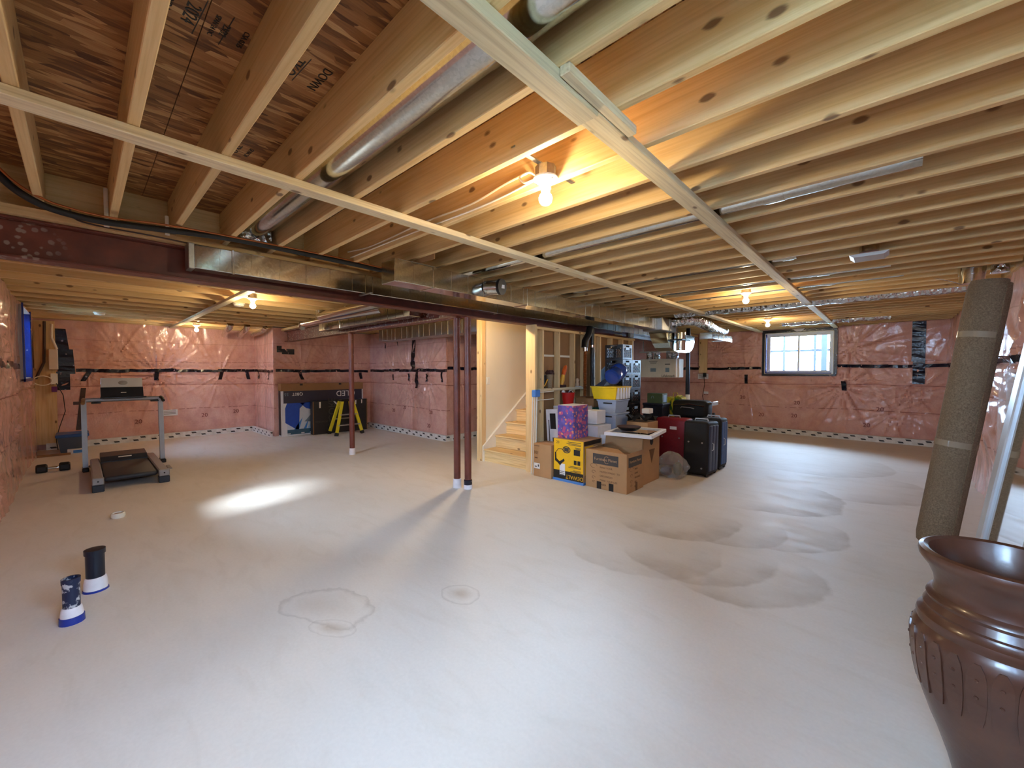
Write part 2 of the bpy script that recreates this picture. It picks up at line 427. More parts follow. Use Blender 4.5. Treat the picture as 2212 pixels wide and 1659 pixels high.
M['violet_print'] = plain('dark_violet_print', S(48, 44, 62), .4, var=.06)
M['art_white'] = plain('pale_print', S(206, 214, 222), .4, var=.03)
M['art_blue'] = plain('royal_blue_print', S(26, 74, 176), .4, var=.06)
M['art_mid'] = plain('mid_blue_print', S(64, 134, 206), .4, var=.06)
M['art_lt'] = plain('light_blue_print', S(160, 196, 228), .4, var=.05)
M['art_grey'] = plain('grey_blue_print', S(120, 140, 154), .4, var=.05)
M['teal_print'] = plain('slate_teal_print', S(52, 92, 116), .4, var=.05)
M['black_card'] = plain('black_carton', S(28, 25, 26), .45, var=.1)
M['ladder'] = plain('yellow_fibreglass', S(228, 204, 34), .4, var=.06)
M['black_rubber'] = plain('black_rubber', S(18, 18, 20), .6, var=.15)
M['black_plastic'] = plain('black_plastic', S(16, 17, 20), .32, var=.15)
M['alu'] = plain('brushed_aluminium', S(196, 196, 192), .35, 1.0, var=.05)
M['chrome'] = plain('chrome', S(224, 224, 224), .12, 1.0, var=.02, bump=0)
M['silver_paint'] = plain('silver_paint', S(150, 150, 152), .4, .3, var=.04)
M['light_silver'] = plain('pale_silver_panel', S(196, 200, 204), .38, .2, var=.03)
M['navy_plastic'] = plain('navy_grey_plastic', S(36, 44, 56), .36, var=.08)
M['belt'] = plain('treadmill_belt', S(40, 44, 52), .5, var=.12, scale=30)
M['bin_blue'] = plain('blue_tote_plastic', S(40, 84, 150), .4, var=.06)
M['bin_grey'] = plain('slate_tote_plastic', S(66, 76, 92), .5, var=.06)
M['abs'] = plain('black_abs_pipe', S(14, 24, 40), .3, var=.2)
M['abs_dust'] = None
def dusty():
    t = NT('plaster_splashed_pipe'); v = t.mapping(); n = t.noise(v, 26, 4, .6)
    c = t.mix(t.mr(n, .54, .6, 0, .85), S(18, 30, 62), S(196, 196, 200)); t.bump(n, .5, .004)
    return t.set(Base_Color=c, Roughness=.45)
M['abs_dust'] = dusty()
M['wrap_white'] = plain('white_foam_wrap', S(226, 222, 226), .6, var=.05, scale=30)
M['porcelain'] = plain('white_porcelain', S(240, 236, 220), .2, var=.02, bump=0)
M['white_wire'] = plain('white_cable', S(238, 228, 206), .4, var=.03, bump=0)
M['red_plastic'] = plain('red_plastic', S(176, 16, 18), .3, var=.06)
M['red_fabric'] = plain('crimson_fabric', S(128, 10, 26), .6, var=.1, scale=40)
M['black_fabric'] = plain('black_fabric', S(8, 8, 11), .75, var=.2, scale=50)
M['navy_fabric'] = plain('navy_fabric', S(26, 38, 66), .5, var=.2, scale=50)
M['blue_fabric'] = plain('blue_grey_fabric', S(62, 90, 136), .55, var=.12, scale=40)
M['yellow_plastic'] = plain('yellow_tote', S(236, 196, 20), .35, var=.05)
M['green_plastic'] = plain('dark_green_lid', S(20, 84, 66), .4, var=.06)
M['green_box'] = plain('green_box', S(74, 94, 62), .5, var=.1)
M['dark_navy'] = plain('dark_navy_box', S(20, 24, 44), .5, var=.1)
M['carpet'] = None
def carpet():
    t = NT('taupe_carpet'); v = t.mapping(); n = t.noise(v, 120, 3); n2 = t.noise(v, 4, 4)
    c = t.mix(t.mr(n2, .3, .7, 0, .5), t.ramp(n, [(.3, S(96, 80, 60)), (.7, S(146, 124, 98))]), S(116, 96, 72)); t.bump(n, .7, .006)
    return t.set(Base_Color=c, Roughness=.95)
M['carpet'] = carpet()
M['packtape'] = plain('clear_packing_tape', S(150, 134, 112), .12, var=.06)
def terracotta():
    t = NT('brown_glazed_clay'); v = t.mapping(); n = t.noise(v, 7, 6, .6)
    c = t.ramp(n, [(.2, S(58, 33, 22)), (.5, S(72, 42, 28)), (.8, S(88, 55, 37))]); t.bump(t.noise(v, 40, 4), .2, .004)
    return t.set(Base_Color=c, Roughness=.34, Coat_Weight=.35, Coat_Roughness=.14)
M['pot'] = terracotta()
M['mirror'] = plain('mirror_glass', S(226, 230, 232), .03, 1.0, var=.01, bump=0)
def bulbmat(k=1.0):
    t = NT('lit_bulb'); lw = t.n('ShaderNodeLayerWeight'); lw.inputs[0].default_value = .4
    v = t.noise(t.mapping(), 3, 1)
    return t.set(Base_Color=(1, .9, .7, 1), Emission_Color=(*BULB_COL, 1), Emission_Strength=BULB_E * k)
M['bulb'] = bulbmat(); M['bulb_strong'] = bulbmat(2.4)
def gift():
    t = NT('floral_gift_wrap'); v = t.mapping(); d = t.voro(v, 17, rnd=.9); d2 = t.voro(t.mapping((1, 1, 1), (0, 0, 0), (.3, .1, .2)), 21, rnd=.9)
    base = t.ramp(t.noise(v, 9, 4), [(.3, S(66, 52, 120)), (.7, S(112, 96, 176))])
    c = t.mix(t.mr(t.math('ADD', d, t.math('MULTIPLY', t.noise(v, 70, 2), .2)), .50, .56, 1, 0), base, S(176, 78, 122))
    c = t.mix(t.mr(d2, .28, .33, 1, 0), c, S(222, 140, 100))
    return t.set(Base_Color=c, Roughness=.35)
M['gift'] = gift()
M['copper'] = plain('copper_hose', S(176, 104, 56), .3, .6, var=.1)
M['clay'] = plain('grey_woven_basket', S(140, 120, 92), .8, var=.15, scale=40)
M['petal'] = plain('dark_dried_flowers', S(58, 30, 26), .8, var=.3, scale=30)
M['orange'] = plain('orange_glaze', S(214, 92, 30), .4, var=.12)
M['yellow_glaze'] = plain('yellow_glaze', S(226, 168, 50), .4, var=.1)
M['beige'] = plain('beige_ceramic', S(206, 180, 148), .5, var=.08)
M['ygbag'] = None
def ygbag():
    t = NT('yellow_green_bag'); v = t.mapping((1, 1, .4)); n = t.noise(v, 9, 3)
    return t.set(Base_Color=t.ramp(n, [(.42, S(24, 84, 40)), (.5, S(226, 204, 40)), (.62, S(40, 110, 50))]), Roughness=.4)
M['ygbag'] = ygbag()
M['plug'] = plain('purple_led_plug', S(110, 20, 110), .4)
M['brown_hose'] = plain('dark_brown_tape', S(60, 34, 24), .5, var=.2)
M['fence'] = plain('weathered_fence', S(22, 30, 46), .8, var=.05)
M['blocker'] = plain('pale_blocker', S(188, 198, 210), .7, var=.05)  # for the unseen walls added to block the sun
M['ground'] = plain('dark_lawn', S(78, 84, 66), .95, var=.2, scale=30)

# ------------------------------------------------------------------ the setting
ZJ, ZT = 2.40, 2.635                     # joist underside, subfloor underside
fl = tag(MB().box(-12.2, 1.3, -1.0, 11.6, -.12, 0).build('floor', M['floor']), 'pale troweled concrete slab of the unfinished basement', None, None, 'structure')

WALLS = {}
def surf(wall, x, y, z, rad=.03):
    """how far the poly stands off its wall plane around a point"""
    a, d, n, ss, zs, disp = WALLS[wall.name]; sv = (np.array((x, y)) - a) @ d
    i = np.abs(ss - sv) <= rad; j = np.abs(zs - z) <= rad
    if not i.any() or not j.any(): return .01
    return float(disp[np.ix_(j, i)].max())
rng = np.random.RandomState(5)
def insul_wall(name, label, a, b, nrm, z1, anchors=(), openings=(), res=.025, z0=.0, amp=1.0, backing=True, ext=(.1, .1)):
    """poly-covered batts hung on a wall from a to b: pillowed between staples, wrinkled around tape anchors"""
    a = np.array(a, float); b = np.array(b, float); L = np.linalg.norm(b - a); d = (b - a) / L; n = np.array(nrm, float)
    ss = set(np.linspace(0, L, int(L / res) + 1)); zs = set(np.linspace(z0, z1, int((z1 - z0) / res) + 1))
    for o in openings: ss |= {o[0], o[1]}; zs |= {o[2], o[3]}
    ss = np.array(sorted(ss)); zs = np.array(sorted(zs)); SS, ZZ = np.meshgrid(ss, zs)
    ph = rng.rand(8) * 6.28
    disp = .016 * np.abs(np.sin(SS * np.pi / .61 + ph[0])) ** .6
    disp += .010 * np.sin(SS * 1.9 + ph[1] + .8 * np.sin(ZZ * 2.1)) + .008 * np.sin(ZZ * 5.3 + ph[2] + np.sin(SS * 2.2))
    for zz in (1.15, 1.53): disp -= .020 * np.exp(-((ZZ - zz) / .03) ** 2)
    env = .5 + .5 * np.sin(SS * 1.1 + ph[3]) * np.sin(ZZ * 2.7 + ph[4])
    fold = np.sin(SS * 34 + 3 * np.sin(ZZ * 3 + ph[5]) + 2.2 * np.sin(SS * 4.1))
    disp += .0035 * env * np.maximum(fold, 0) ** 2
    for (s0, zc, st, spread) in anchors:
        dx = SS - s0; dz = ZZ - zc; r = np.hypot(dx, dz) + 1e-4; th = np.arctan2(dz, dx)
        q = rng.rand(5) * 6.28
        ray = np.sin(23 * th + q[0] + 1.3 * np.sin(3 * th)) + .8 * np.sin(37 * th + q[1] + .5 * np.sin(r * 9)) + .5 * np.sin(13 * th + q[2])
        disp += st * .015 * np.maximum(ray, 0) ** 1.4 * np.exp(-r / spread) * (1 - np.exp(-r / .05))
        disp -= st * .012 * np.exp(-(r / .06) ** 2)
    disp = disp * amp
    P = a[None, None, :] + d[None, None, :] * SS[..., None] + n[None, None, :] * disp[..., None]
    nx = len(ss); mb = MB(); mb.v = [(float(P[j, i, 0]), float(P[j, i, 1]), float(ZZ[j, i])) for j in range(len(zs)) for i in range(nx)]
    for j in range(len(zs) - 1):
        zm = (zs[j] + zs[j + 1]) / 2
        for i in range(nx - 1):
            sm = (ss[i] + ss[i + 1]) / 2
            if any(o[0] < sm < o[1] and o[2] < zm < o[3] for o in openings): continue
            mb.f.append((j * nx + i, j * nx + i + 1, (j + 1) * nx + i + 1, (j + 1) * nx + i))
    w = mb.build(name, M['pink'], smooth=True); tag(w, label, None, None, 'structure')
    if backing:
        def P2(s, off): p = a + d * s - n * off; return p
        def slab(s0, s1, za, zb):
            p = P2(s0, .035); q = P2(s1, .24)
            MB().box(p[0], q[0], p[1], q[1], za, zb).build('foundation_panel', M['foundation'], w)
        if not openings: slab(-ext[0], L + ext[1], -.05, 2.70)
        else:
            prev = -.1
            for o in sorted(openings):
                slab(prev, o[0], -.05, 2.70); slab(o[0], o[1], -.05, o[2]); slab(o[0], o[1], o[3], 2.70); prev = o[1]
            slab(prev, L + .1, -.05, 2.70)
    WALLS[name] = (a, d, n, ss, zs, disp)
    return w
ANCH = lambda lst: [(s, z, k, sp) for s, z, k, sp in lst]
# left wall (faces +y) holds the narrow-angle window; right wall (faces -x) holds the window beside the camera
wl = insul_wall('wall_left', 'pink insulated wall under clear poly along the left edge, with narrow window', (-11.4, -.57), (1.0, -.57), (0, 1), 2.40,
                [(1.6, 1.2, 1.2, .4), (3.6, .8, 1.3, .5), (4.4, 1.6, 1.2, .5), (5.4, .5, 1.2, .6)], [(1.45, 2.65, 1.33, 2.36), (6.45, 7.15, 1.33, 2.28), (10.85, 12.2, 1.33, 2.36)], .04, amp=1.1)
wb = insul_wall('wall_back', 'pink insulated wall behind the treadmill', (-11.3, -.57), (-11.3, 2.95), (1, 0), 2.40,
                [(.68, 1.38, 1.2, .25), (1.68, 1.36, 1.8, .55), (2.78, 1.36, 1.3, .5), (1.1, 1.75, 1.0, .5), (2.0, 1.62, 1.4, .4), (3.3, 1.5, .8, .3)])
wj = insul_wall('wall_jog', 'short pink insulated return beside the television cartons', (-11.3, 2.92), (-9.88, 2.92), (0, -1), 2.40, [(.5, 1.36, 1, .4), (1.1, 1.4, 1, .5)], (), .03, backing=False)
wn = insul_wall('wall_nook', 'pink insulated wall behind the television cartons', (-9.9, 2.9), (-9.9, 5.2), (1, 0), 2.40,
                [(.6, 1.36, 1.6, .6), (2.0, 1.36, 1, .3), (1.3, 1.6, 1, .4)], (), .025, ext=(-.06, .1))
wa = insul_wall('wall_alcove', 'pink insulated wall right of the single steel post', (-9.95, 5.18), (-6.66, 5.18), (0, -1), 2.40,
                [(1.24, 1.34, .9, .4), (1.9, 1.34, 1.2, .5), (2.58, 1.34, 1.3, .5), (.8, 2.09, .8, .3), (2.0, .9, .8, .5)], ext=(.1, -.06))
wr = insul_wall('wall_return', 'pink insulated wall beyond the twin steel posts', (-6.68, 5.16), (-6.68, 8.6), (1, 0), 2.40, [(.4, 1.3, 1.2, .4)], (), .03, ext=(-.06, .1))
wf = insul_wall('wall_far', 'pink insulated far wall with the bright sliding window', (-8.2, 11.15), (1.0, 11.15), (0, -1), 2.42,
                [(5.67, 1.24, 1.6, .6), (7.52, 1.12, 2.0, .6), (8.6, 1.0, 1.2, .6), (5.0, 1.9, 1.3, .6), (5.9, 2.0, 1.0, .6), (7.6, 1.9, 1.4, .6), (6.9, 1.28, 1.0, .5), (4.5, 1.1, 1, .4), (8.3, .6, 1, .6)],
                [(6.05, 7.34, 1.375, 2.33)], .025)
wri = insul_wall('wall_right', 'pink insulated wall along the right edge behind the carpet roll', (.88, -.7), (.88, 11.2), (-1, 0), 2.42,
                 [(6.0, 1.2, 1.8, .5), (8.0, 1.5, 1.8, .5), (10.2, 1.4, 2, .5), (5.2, 1.5, 1.5, .4)], [(.7, 2.2, 1.33, 2.36)], .03, amp=2.4)
# plain masonry closing the parts of the plan that cannot be seen into
wx = tag(B(-12.0, -6.75, 5.42, 5.6, 0, 2.7).build('wall_mechanical', M['foundation']), 'grey foundation wall behind the alcove', None, None, 'structure')
B(-6.95, -6.78, 8.5, 11.5, 0, 2.7).build('foundation_panel', M['foundation'], wx)
B(-8.4, -6.7, 8.45, 8.62, 0, 2.7).build('foundation_panel', M['foundation'], wx)

# membrane strips where the slab meets the walls
def baseb(name, label, x0, x1, y0, y1): tag(B(x0, x1, y0, y1, 0, .118).build(name, M['membrane']), label, None, None, 'structure')
baseb('baseboard_back', 'white membrane strip with black dashes at the foot of the treadmill wall', -11.27, -11.19, -.45, 2.85)
baseb('baseboard_jog', 'white membrane strip with black dashes on the short return', -11.18, -9.86, 2.80, 2.86)
baseb('baseboard_alcove', 'white membrane strip with black dashes right of the single post', -9.9, -6.62, 5.06, 5.13)
baseb('baseboard_return', 'white membrane strip with black dashes beyond the twin posts', -6.63, -6.56, 5.06, 8.4)
baseb('baseboard_far', 'white membrane strip with black dashes under the far window', -6.6, .80, 11.01, 11.09)

# ---- tape on the poly: a continuous band of short overlapping lengths at z = 1.53 plus stub tabs
def strip(wall, P, n, w, mat, flat):
    """thin tape over surface points P; flat=True: band running along the wall, else a vertical length"""
    n = Vector((n[0], n[1], 0)); t = Vector((-n.y, n.x, 0)); vs = []; fs = []
    for (x, y, z) in P:
        for q in (-1, 1):
            e = Vector((x, y, z)) + (Vector((0, 0, q * w / 2)) if flat else t * (q * w / 2)); o = surf(wall, e.x, e.y, e.z) + .003
            for dep in (-.004, .002): vs.append(e + n * (o + dep))
    for i in range(len(P) - 1):
        k = i * 4; fs += [(k, k + 4, k + 5, k + 1), (k + 2, k + 3, k + 7, k + 6), (k + 1, k + 5, k + 7, k + 3), (k, k + 2, k + 6, k + 4)]
    e = (len(P) - 1) * 4; fs += [(0, 1, 3, 2), (e, e + 2, e + 3, e + 1)]
    return MB().add(vs, fs).build('seam_tape', M[mat], wall)
def band(wall, p0, p1, n, z, w=.062, step=.34, drop=.008, mat='tape'):
    p0 = np.array(p0); p1 = np.array(p1); L = np.linalg.norm(p1 - p0); d = (p1 - p0) / L; k = max(1, int(L / step))
    for i in range(k):
        zz = z + drop * math.sin(i * 1.7 + L); P = []
        for m_ in range(7):
            q = p0 + d * (L * i / k + (L / k + .0) * m_ / 6); P.append((q[0], q[1], zz + .004 * math.sin(i + m_)))
        strip(wall, P, n, w * (1 + .08 * math.sin(i * 2.3)), mat, True)
def tab(wall, x, y, n, z, w, h, tilt=0., mat='tape', segs=3, off=0):
    t = Vector((-n[1], n[0], 0)); P = []; segs = max(4, int(h / .05))
    for i in range(segs + 1):
        f = i / segs; P.append((x + t.x * tilt * (f - .5) * h, y + t.y * tilt * (f - .5) * h, z + h / 2 - h * f))
    return strip(wall, P, n, w, mat, False)
def on_wall(wall, x, y, z, n, rad=.10):
    o = surf(wall, x, y, z, rad) + .003; return (x + n[0] * o, y + n[1] * o, z)
band(wb, (-11.3, -.05), (-11.3, 2.9), (1, 0), 1.455); band(wj, (-11.25, 2.92), (-9.9, 2.92), (0, -1), 1.45)
band(wn, (-9.9, 2.95), (-9.9, 5.1), (1, 0), 1.45); band(wa, (-9.85, 5.18), (-6.66, 5.18), (0, -1), 1.46)
band(wr, (-6.68, 5.2), (-6.68, 8.0), (1, 0), 1.5)
band(wf, (-6.2, 11.15), (-2.22, 11.15), (0, -1), 1.51); band(wf, (-.84, 11.15), (.85, 11.15), (0, -1), 1.545)
band(wl, (-8.7, -.57), (-5.0, -.57), (0, 1), 1.51, .07, drop=.012); band(wl, (-10.6, -.57), (-10.0, -.57), (0, 1), 1.5, .07)
band(wri, (.88, 2.5), (.88, 11.0), (-1, 0), 1.55, .07)
for y, tl in ((.08, .5), (1.10, .05), (2.22, .25), (2.75, -.2)): tab(wb, -11.3, y, (1, 0), 1.34, .07, .18, -tl)
for x in (-10.9, -10.2): tab(wj, x, 2.92, (0, -1), 1.34, .05, .17, .1)
for y, tl in ((3.48, .35), (4.9, .1)): tab(wn, -9.9, y, (1, 0), 1.33, .07, .16, tl)
for x, z, w, h, tl in ((-8.71, 1.30, .035, .14, .1), (-8.05, 1.30, .05, .18, 0), (-7.37, 1.30, .06, .17, .1), (-6.82, 1.34, .05, .26, .1), (-9.08, 2.07, .035, .13, .3), (-8.55, 2.12, .035, .13, .3)): tab(wa, x, 5.18, (0, -1), z, w, h, tl)
tab(wa, -7.86, 5.18, (0, -1), 1.83, .14, .80, -.05, segs=6); tab(wa, -7.74, 5.18, (0, -1), 1.26, .10, .40, -.1, off=.03)
tab(wn, -9.9, 3.02, (1, 0), 1.93, .10, .14); tab(wn, -9.9, 3.2, (1, 0), 1.88, .26, .12); tab(wn, -9.9, 3.05, (1, 0), .75, .03, .5)
tab(wf, -2.53, 11.15, (0, -1), 1.25, .07, .22); tab(wf, -.68, 11.15, (0, -1), 1.13, .08, .20, .1)
tab(wf, .43, 11.15, (0, -1), 2.02, .19, .78, segs=6); tab(wf, .44, 11.15, (0, -1), 1.42, .17, .46, segs=4, off=.03)
tab(wb, -11.3, -.23, (1, 0), 2.02, .17, .42, .1, segs=4); tab(wb, -11.3, -.18, (1, 0), 1.62, .22, .46, .05, segs=4, off=.03); tab(wb, -11.3, -.22, (1, 0), 1.26, .18, .34, off=.036)
tab(wb, -11.3, .0, (1, 0), .72, .07, .80, -.10, 'brown_hose', 8); tab(wb, -11.3, -.05, (1, 0), .83, .10, .06, 0, 'brown_hose')
for wall, x, y, z, n, rt_ in ((wf, -3.52, 11.15, 1.31, (0, -1), (1, 0, 0)), (wb, -11.3, 1.30, .55, (1, 0), (0, 1, 0))):
    p = Vector(on_wall(wall, x, y, z, n, .14)); decal(p, rt_, (0, 0, 1), .26, .13, M['white_card'], wall, 'warning_label', .002)
    for k in range(3): decal(p + Vector((n[0], n[1], 0)) * .003 + Vector((0, 0, .035 - .03 * k)), rt_, (0, 0, 1), .2, .008, M['grey_print'], wall, 'label_line')
RP = plain('dark_red_ink', S(120, 52, 44), .7, bump=0)
for x, z in ((-3.45, .86), (-2.6, .80), (-1.5, .72), (-.1, .66), (-2.2, .40), (-.3, .32), (-1.55, .42)): text('20', .12, on_wall(wf, x, 11.15, z, (0, -1)), (1, .0, 0), (0, 0, 1), RP, wf, 'batt_print')
for x, z in ((-8.2, .60), (-7.2, .55), (-7.3, .25), (-8.7, .5)): text('20', .12, on_wall(wa, x, 5.18, z, (0, -1)), (1, 0, 0), (0, 0, 1), RP, wa, 'batt_print')
for y, z in ((1.9, .45), (2.5, .50), (.8, .4)): text('20', .12, on_wall(wb, -11.3, y, z, (1, 0)), (0, 1, 0), (0, 0, 1), RP, wb, 'batt_print')

# ---- windows
def window_y(name, label, x0, x1, y, z0, z1, s, blue, open_dep=.2):      # wall plane y, s=+1 outside is +y
    w = thing(name, label, None, ((x0 + x1) / 2, y, z0), kind='structure')
    f = .05; ya, yb = y + s * .10, y + s * .16
    m = MB()
    for (a, b, c, d) in ((x0, x1, z0, z0 + f), (x0, x1, z1 - f, z1), (x0, x0 + f, z0 + f, z1 - f), (x1 - f, x1, z0 + f, z1 - f)): m.box(a, b, ya, yb, c, d, .006)
    m.build('window_frame', M['vinyl'], w)
    xm = (x0 + x1) / 2; g = .035
    for (a, b, off) in ((x0 + f, xm + .02, .02), (xm - .02, x1 - f, .0)):
        m = MB(); y0 = ya + s * (.012 + off); y1 = y0 + s * .02
        for (p, q, c, d) in ((a, b, z0 + f, z0 + f + g), (a, b, z1 - f - g, z1 - f), (a, a + g, z0 + f + g, z1 - f - g), (b - g, b, z0 + f + g, z1 - f - g)): m.box(p, q, y0, y1, c, d, .004)
        sa = m.build('sash', M['vinyl'], w)
        B(a + g - .003, b - g + .003, (y0 + y1) / 2 - .002, (y0 + y1) / 2 + .002, z0 + f + g - .003, z1 - f - g + .003).build('pane', M['glass'], sa)
    for (a, b, c, d) in ((x0 - .004, x0 + .012, z0, z1), (x1 - .012, x1 + .004, z0, z1), (x0, x1, z0 - .004, z0 + .012), (x0, x1, z1 - .012, z1 + .004)):
        B(a, b, y - s * .035, y + s * .25, c, d).build('jamb', M['white_trim' if not blue else 'vinyl'], w)
    return w
w1 = window_y('window_1', 'bright sliding basement window in the far pink wall', -2.15, -.86, 11.15, 1.375, 2.33, 1, False)
for (a, b, c, d) in ((-2.20, -.81, 1.335, 1.375), (-2.20, -.81, 2.33, 2.40), (-2.20, -2.15, 1.375, 2.33), (-.86, -.80, 1.375, 2.33)):
    B(a, b, 11.095, 11.112, c, d).build('frame_tape', M['tape'], w1)
for (a, b, c, d) in ((-2.145, -2.12, 1.39, 2.31), (-2.12, -.9, 1.388, 1.41)): B(a, b, 11.13, 11.22, c, d).build('blue_jamb_tape', M['tape_blue'], w1)
MB().prism([(-1.60, 2.40), (-1.56, 2.36), (-1.53, 2.345), (-1.44, 2.345), (-1.41, 2.36), (-1.37, 2.40)], 'y', 11.05, 11.09).build('poly_flap', M['wrap_white'], w1)
w2 = window_y('window_2', 'narrow-looking side window trimmed in blue tape on the left wall', -9.95, -8.75, -.57, 1.33, 2.36, -1, True)
for (a, b, c, d) in ((-9.99, -9.955, 1.30, 2.38), (-8.745, -8.70, 1.30, 2.38), (-9.99, -8.70, 1.29, 1.33)): B(a, b, -.53, -.512, c, d).build('frame_tape', M['tape_blue'], w2)
B(-9.938, -9.93, -.73, -.52, 1.345, 2.345).build('blue_jamb_tape', M['tape_blue'], w2); B(-9.95, -8.77, -.73, -.52, 2.335, 2.345).build('head_lining', M['wrap_white'], w2)
window_y('window_4', 'small side window in the left wall, outside the frame, casting the pale patch on the floor', -4.95, -4.25, -.57, 1.33, 2.28, -1, False)
# window in the left wall right behind the camera: it lights the near floor
w5 = thing('window_5', 'sliding basement window in the right wall beside the camera', None, (.88, .75, 1.33), kind='structure')
for (a, b, c, d) in ((0, 1.5, 1.33, 1.38), (0, 1.5, 2.31, 2.36), (0, .05, 1.38, 2.31), (1.45, 1.5, 1.38, 2.31), (.725, .775, 1.38, 2.31)): B(1.0, 1.06, a, b, c, d, .005).build('frame_rail', M['vinyl'], w5)
for a, b in ((.05, .725), (.775, 1.45)): B(1.028, 1.032, a, b, 1.38, 2.31).build('pane', M['glass'], w5)
for (a, b, c, d) in ((0, 1.5, 1.32, 1.335), (0, 1.5, 2.355, 2.37), (-.01, .002, 1.33, 2.36), (1.498, 1.51, 1.33, 2.36)): B(.86, 1.13, a, b, c, d).build('jamb', M['white_trim'], w5)
tag(B(1.15, 9, -.62, 9, 1.1, 1.25).build('exterior_ground', M['ground']), 'dark lawn outside the right window', None, None, 'structure')
tag(B(3.5, 3.6, -.6, 8.9, 1.25, 2.5).build('light_blocker', M['ground']), 'added dark barrier dimming low sky outside the right window', None, None, 'structure')  # unseen barrier added to keep low sky light off the joists
tag(B(1.15, 3.45, -.86, -.64, 1.25, 4.7).build('light_blocker', M['blocker']), 'added pale wall blocking sun outside the right window', None, None, 'structure')  # unseen wall added to stop sun slanting through the right window
window_y('window_3', 'sliding window in the left wall right behind the camera', -.55, .80, -.57, 1.33, 2.36, -1, False)
tag(B(-16, 6, -9, -.83, 1.1, 1.25).build('exterior_ground', M['ground']), 'dark lawn outside the left windows', None, None, 'structure')
tag(B(-13, -7.2, -2.9, -2.7, 1.25, 4.6).build('light_blocker', M['blocker']), 'added pale wall blocking sun outside the left window', None, None, 'structure')  # unseen wall added so no sun enters the window by the treadmill
tag(B(.1, 2.05, -3.75, -3.57, 1.25, 5.2).build('light_blocker', M['blocker']), 'added pale wall blocking sun outside the window behind the camera', None, None, 'structure')  # added out of view to keep a sun patch off the near floor
# outside: ground and a pale fence beyond the far window
tag(B(-7, 4, 11.45, 20, 1.0, 1.15).build('exterior_ground', M['ground']), 'dark lawn outside the far window', None, None, 'structure')
fe = thing('yard_fence', 'dark blue-grey picket fence seen through the far window', 'fence', (-1.5, 14.0, 1.15))
for i in range(16): B(-4.4 + i * .36, -4.4 + i * .36 + .05, 13.95, 14.0, 1.15, 2.75).build('fence_picket', M['fence'], fe)
for z in (1.35, 2.0, 2.6): B(-4.6, 1.4, 14.0, 14.04, z, z + .06).build('fence_rail', M['fence'], fe)
B(-1.32, -1.2, 13.6, 13.72, 1.15, 3.2).build('fence_post', M['fence'], fe)

# ---- ceiling: subfloor sheets, joists, strapping
ce = thing('ceiling', 'open joist ceiling under oriented strand board subfloor', None, (-5.5, 5, ZJ), kind='structure')
def put(o, **k): return o
for i in range(-1, 11):
    for j in range(6):
        x0 = -12.15 + j * 2.44 + (1.22 if i % 2 else 0) - 1.22; y0 = -.9 + i * 1.22
        x1 = min(x0 + 2.437, 1.2); x0 = max(x0, -12.15); y1 = min(y0 + 1.217, 11.5); y0 = max(y0, -.9)
        if x1 - x0 > .05 and y1 - y0 > .05: B(x0, x1, y0, y1, ZT, ZT + .016).build('subfloor_panel', M['osb'], ce)
B(-12.2, 1.3, -1.0, 11.6, ZT + .0165, ZT + .06).build('upper_floor', M['foundation'], ce)
YJ = [-.12 + .304 * k for k in range(-1, 37)]
proto = MB().box(-2.30, 2.30, -.019, .019, 0, ZT - ZJ, .003).build('joist', M['joist'], ce, local=True)
def place_joist(o, x, y, z): o.location = Vector((x, y, z)) - Vector((-5.5, 5, ZJ)); return o
first = True
for y in YJ:
    o = proto if first else proto.copy()
    if not first: COL.objects.link(o)
    first = False; o.parent = ce; place_joist(o, -1.46, y - .019, ZJ)
L2 = 3.65
proto2 = MB().box(-.019, .019, -1.92, 1.92, 0, ZT - ZJ, .003).build('joist', M['joist_y'], ce, local=True)
first = True
x = -4.25
while x > -11.4:
    o = proto2 if first else proto2.copy()
    if not first: COL.objects.link(o)
    first = False; o.parent = ce; place_joist(o, x, 1.32, ZJ); x -= .4877
proto3 = MB().box(-.019, .019, -1.0, 1.0, 0, ZT - ZJ, .003).build('joist', M['joist_y'], ce, local=True)
x = -4.03; first = True
while x > -10:
    o = proto3 if first else proto3.copy()
    if not first: COL.objects.link(o)
    first = False; o.parent = ce; place_joist(o, x, 4.3, ZJ); x -= .4064
B(-3.93, -3.67, -.6, 11.2, 2.337, 2.385).build('beam_plate', M['joist_y'], ce)              # timber plate on the steel beam
for k in range(len(YJ) - 1): B(-3.80, -3.762, YJ[k], YJ[k + 1] - .038, ZJ, ZT).build('blocking', M['joist_y'], ce) if YJ[k] < 3.5 else None
B(-11.3, -3.9, 3.07, 3.33, 2.337, 2.385).build('beam_plate', M['joist'], ce)
# rim boards along the walls
B(.86, .90, -.7, 11.3, ZJ, ZT).build('rim_joist', M['joist_y'], ce); B(-12, .9, 11.13, 11.17, ZJ, ZT).build('rim_joist', M['joist'], ce)
B(-12, .9, -.62, -.58, ZJ, ZT).build('rim_joist', M['joist'], ce); B(-11.36, -11.31, -.6, 5.3, ZJ, ZT).build('rim_joist', M['joist_y'], ce)
# strapping: 2x4s nailed flat under the joists
B(-2.278, -2.188, -.55, 11.1, 2.361, 2.399, .003).build('strapping', M['strap'], ce)
B(-.872, -.784, -.55, 1.30, 2.352, 2.398, .003).build('strapping', M['strap'], ce)
B(-.872, -.784, 1.302, 11.05, 2.366, 2.399, .003).build('strapping', M['strap'], ce)
B(-.782, -.744, 1.06, 1.52, 2.367, 2.40, .003).build('splice_block', M['strap'], ce)
B(-11.25, -3.95, 1.335, 1.42, 2.361, 2.399, .003).build('strapping', M['strap_x'], ce)
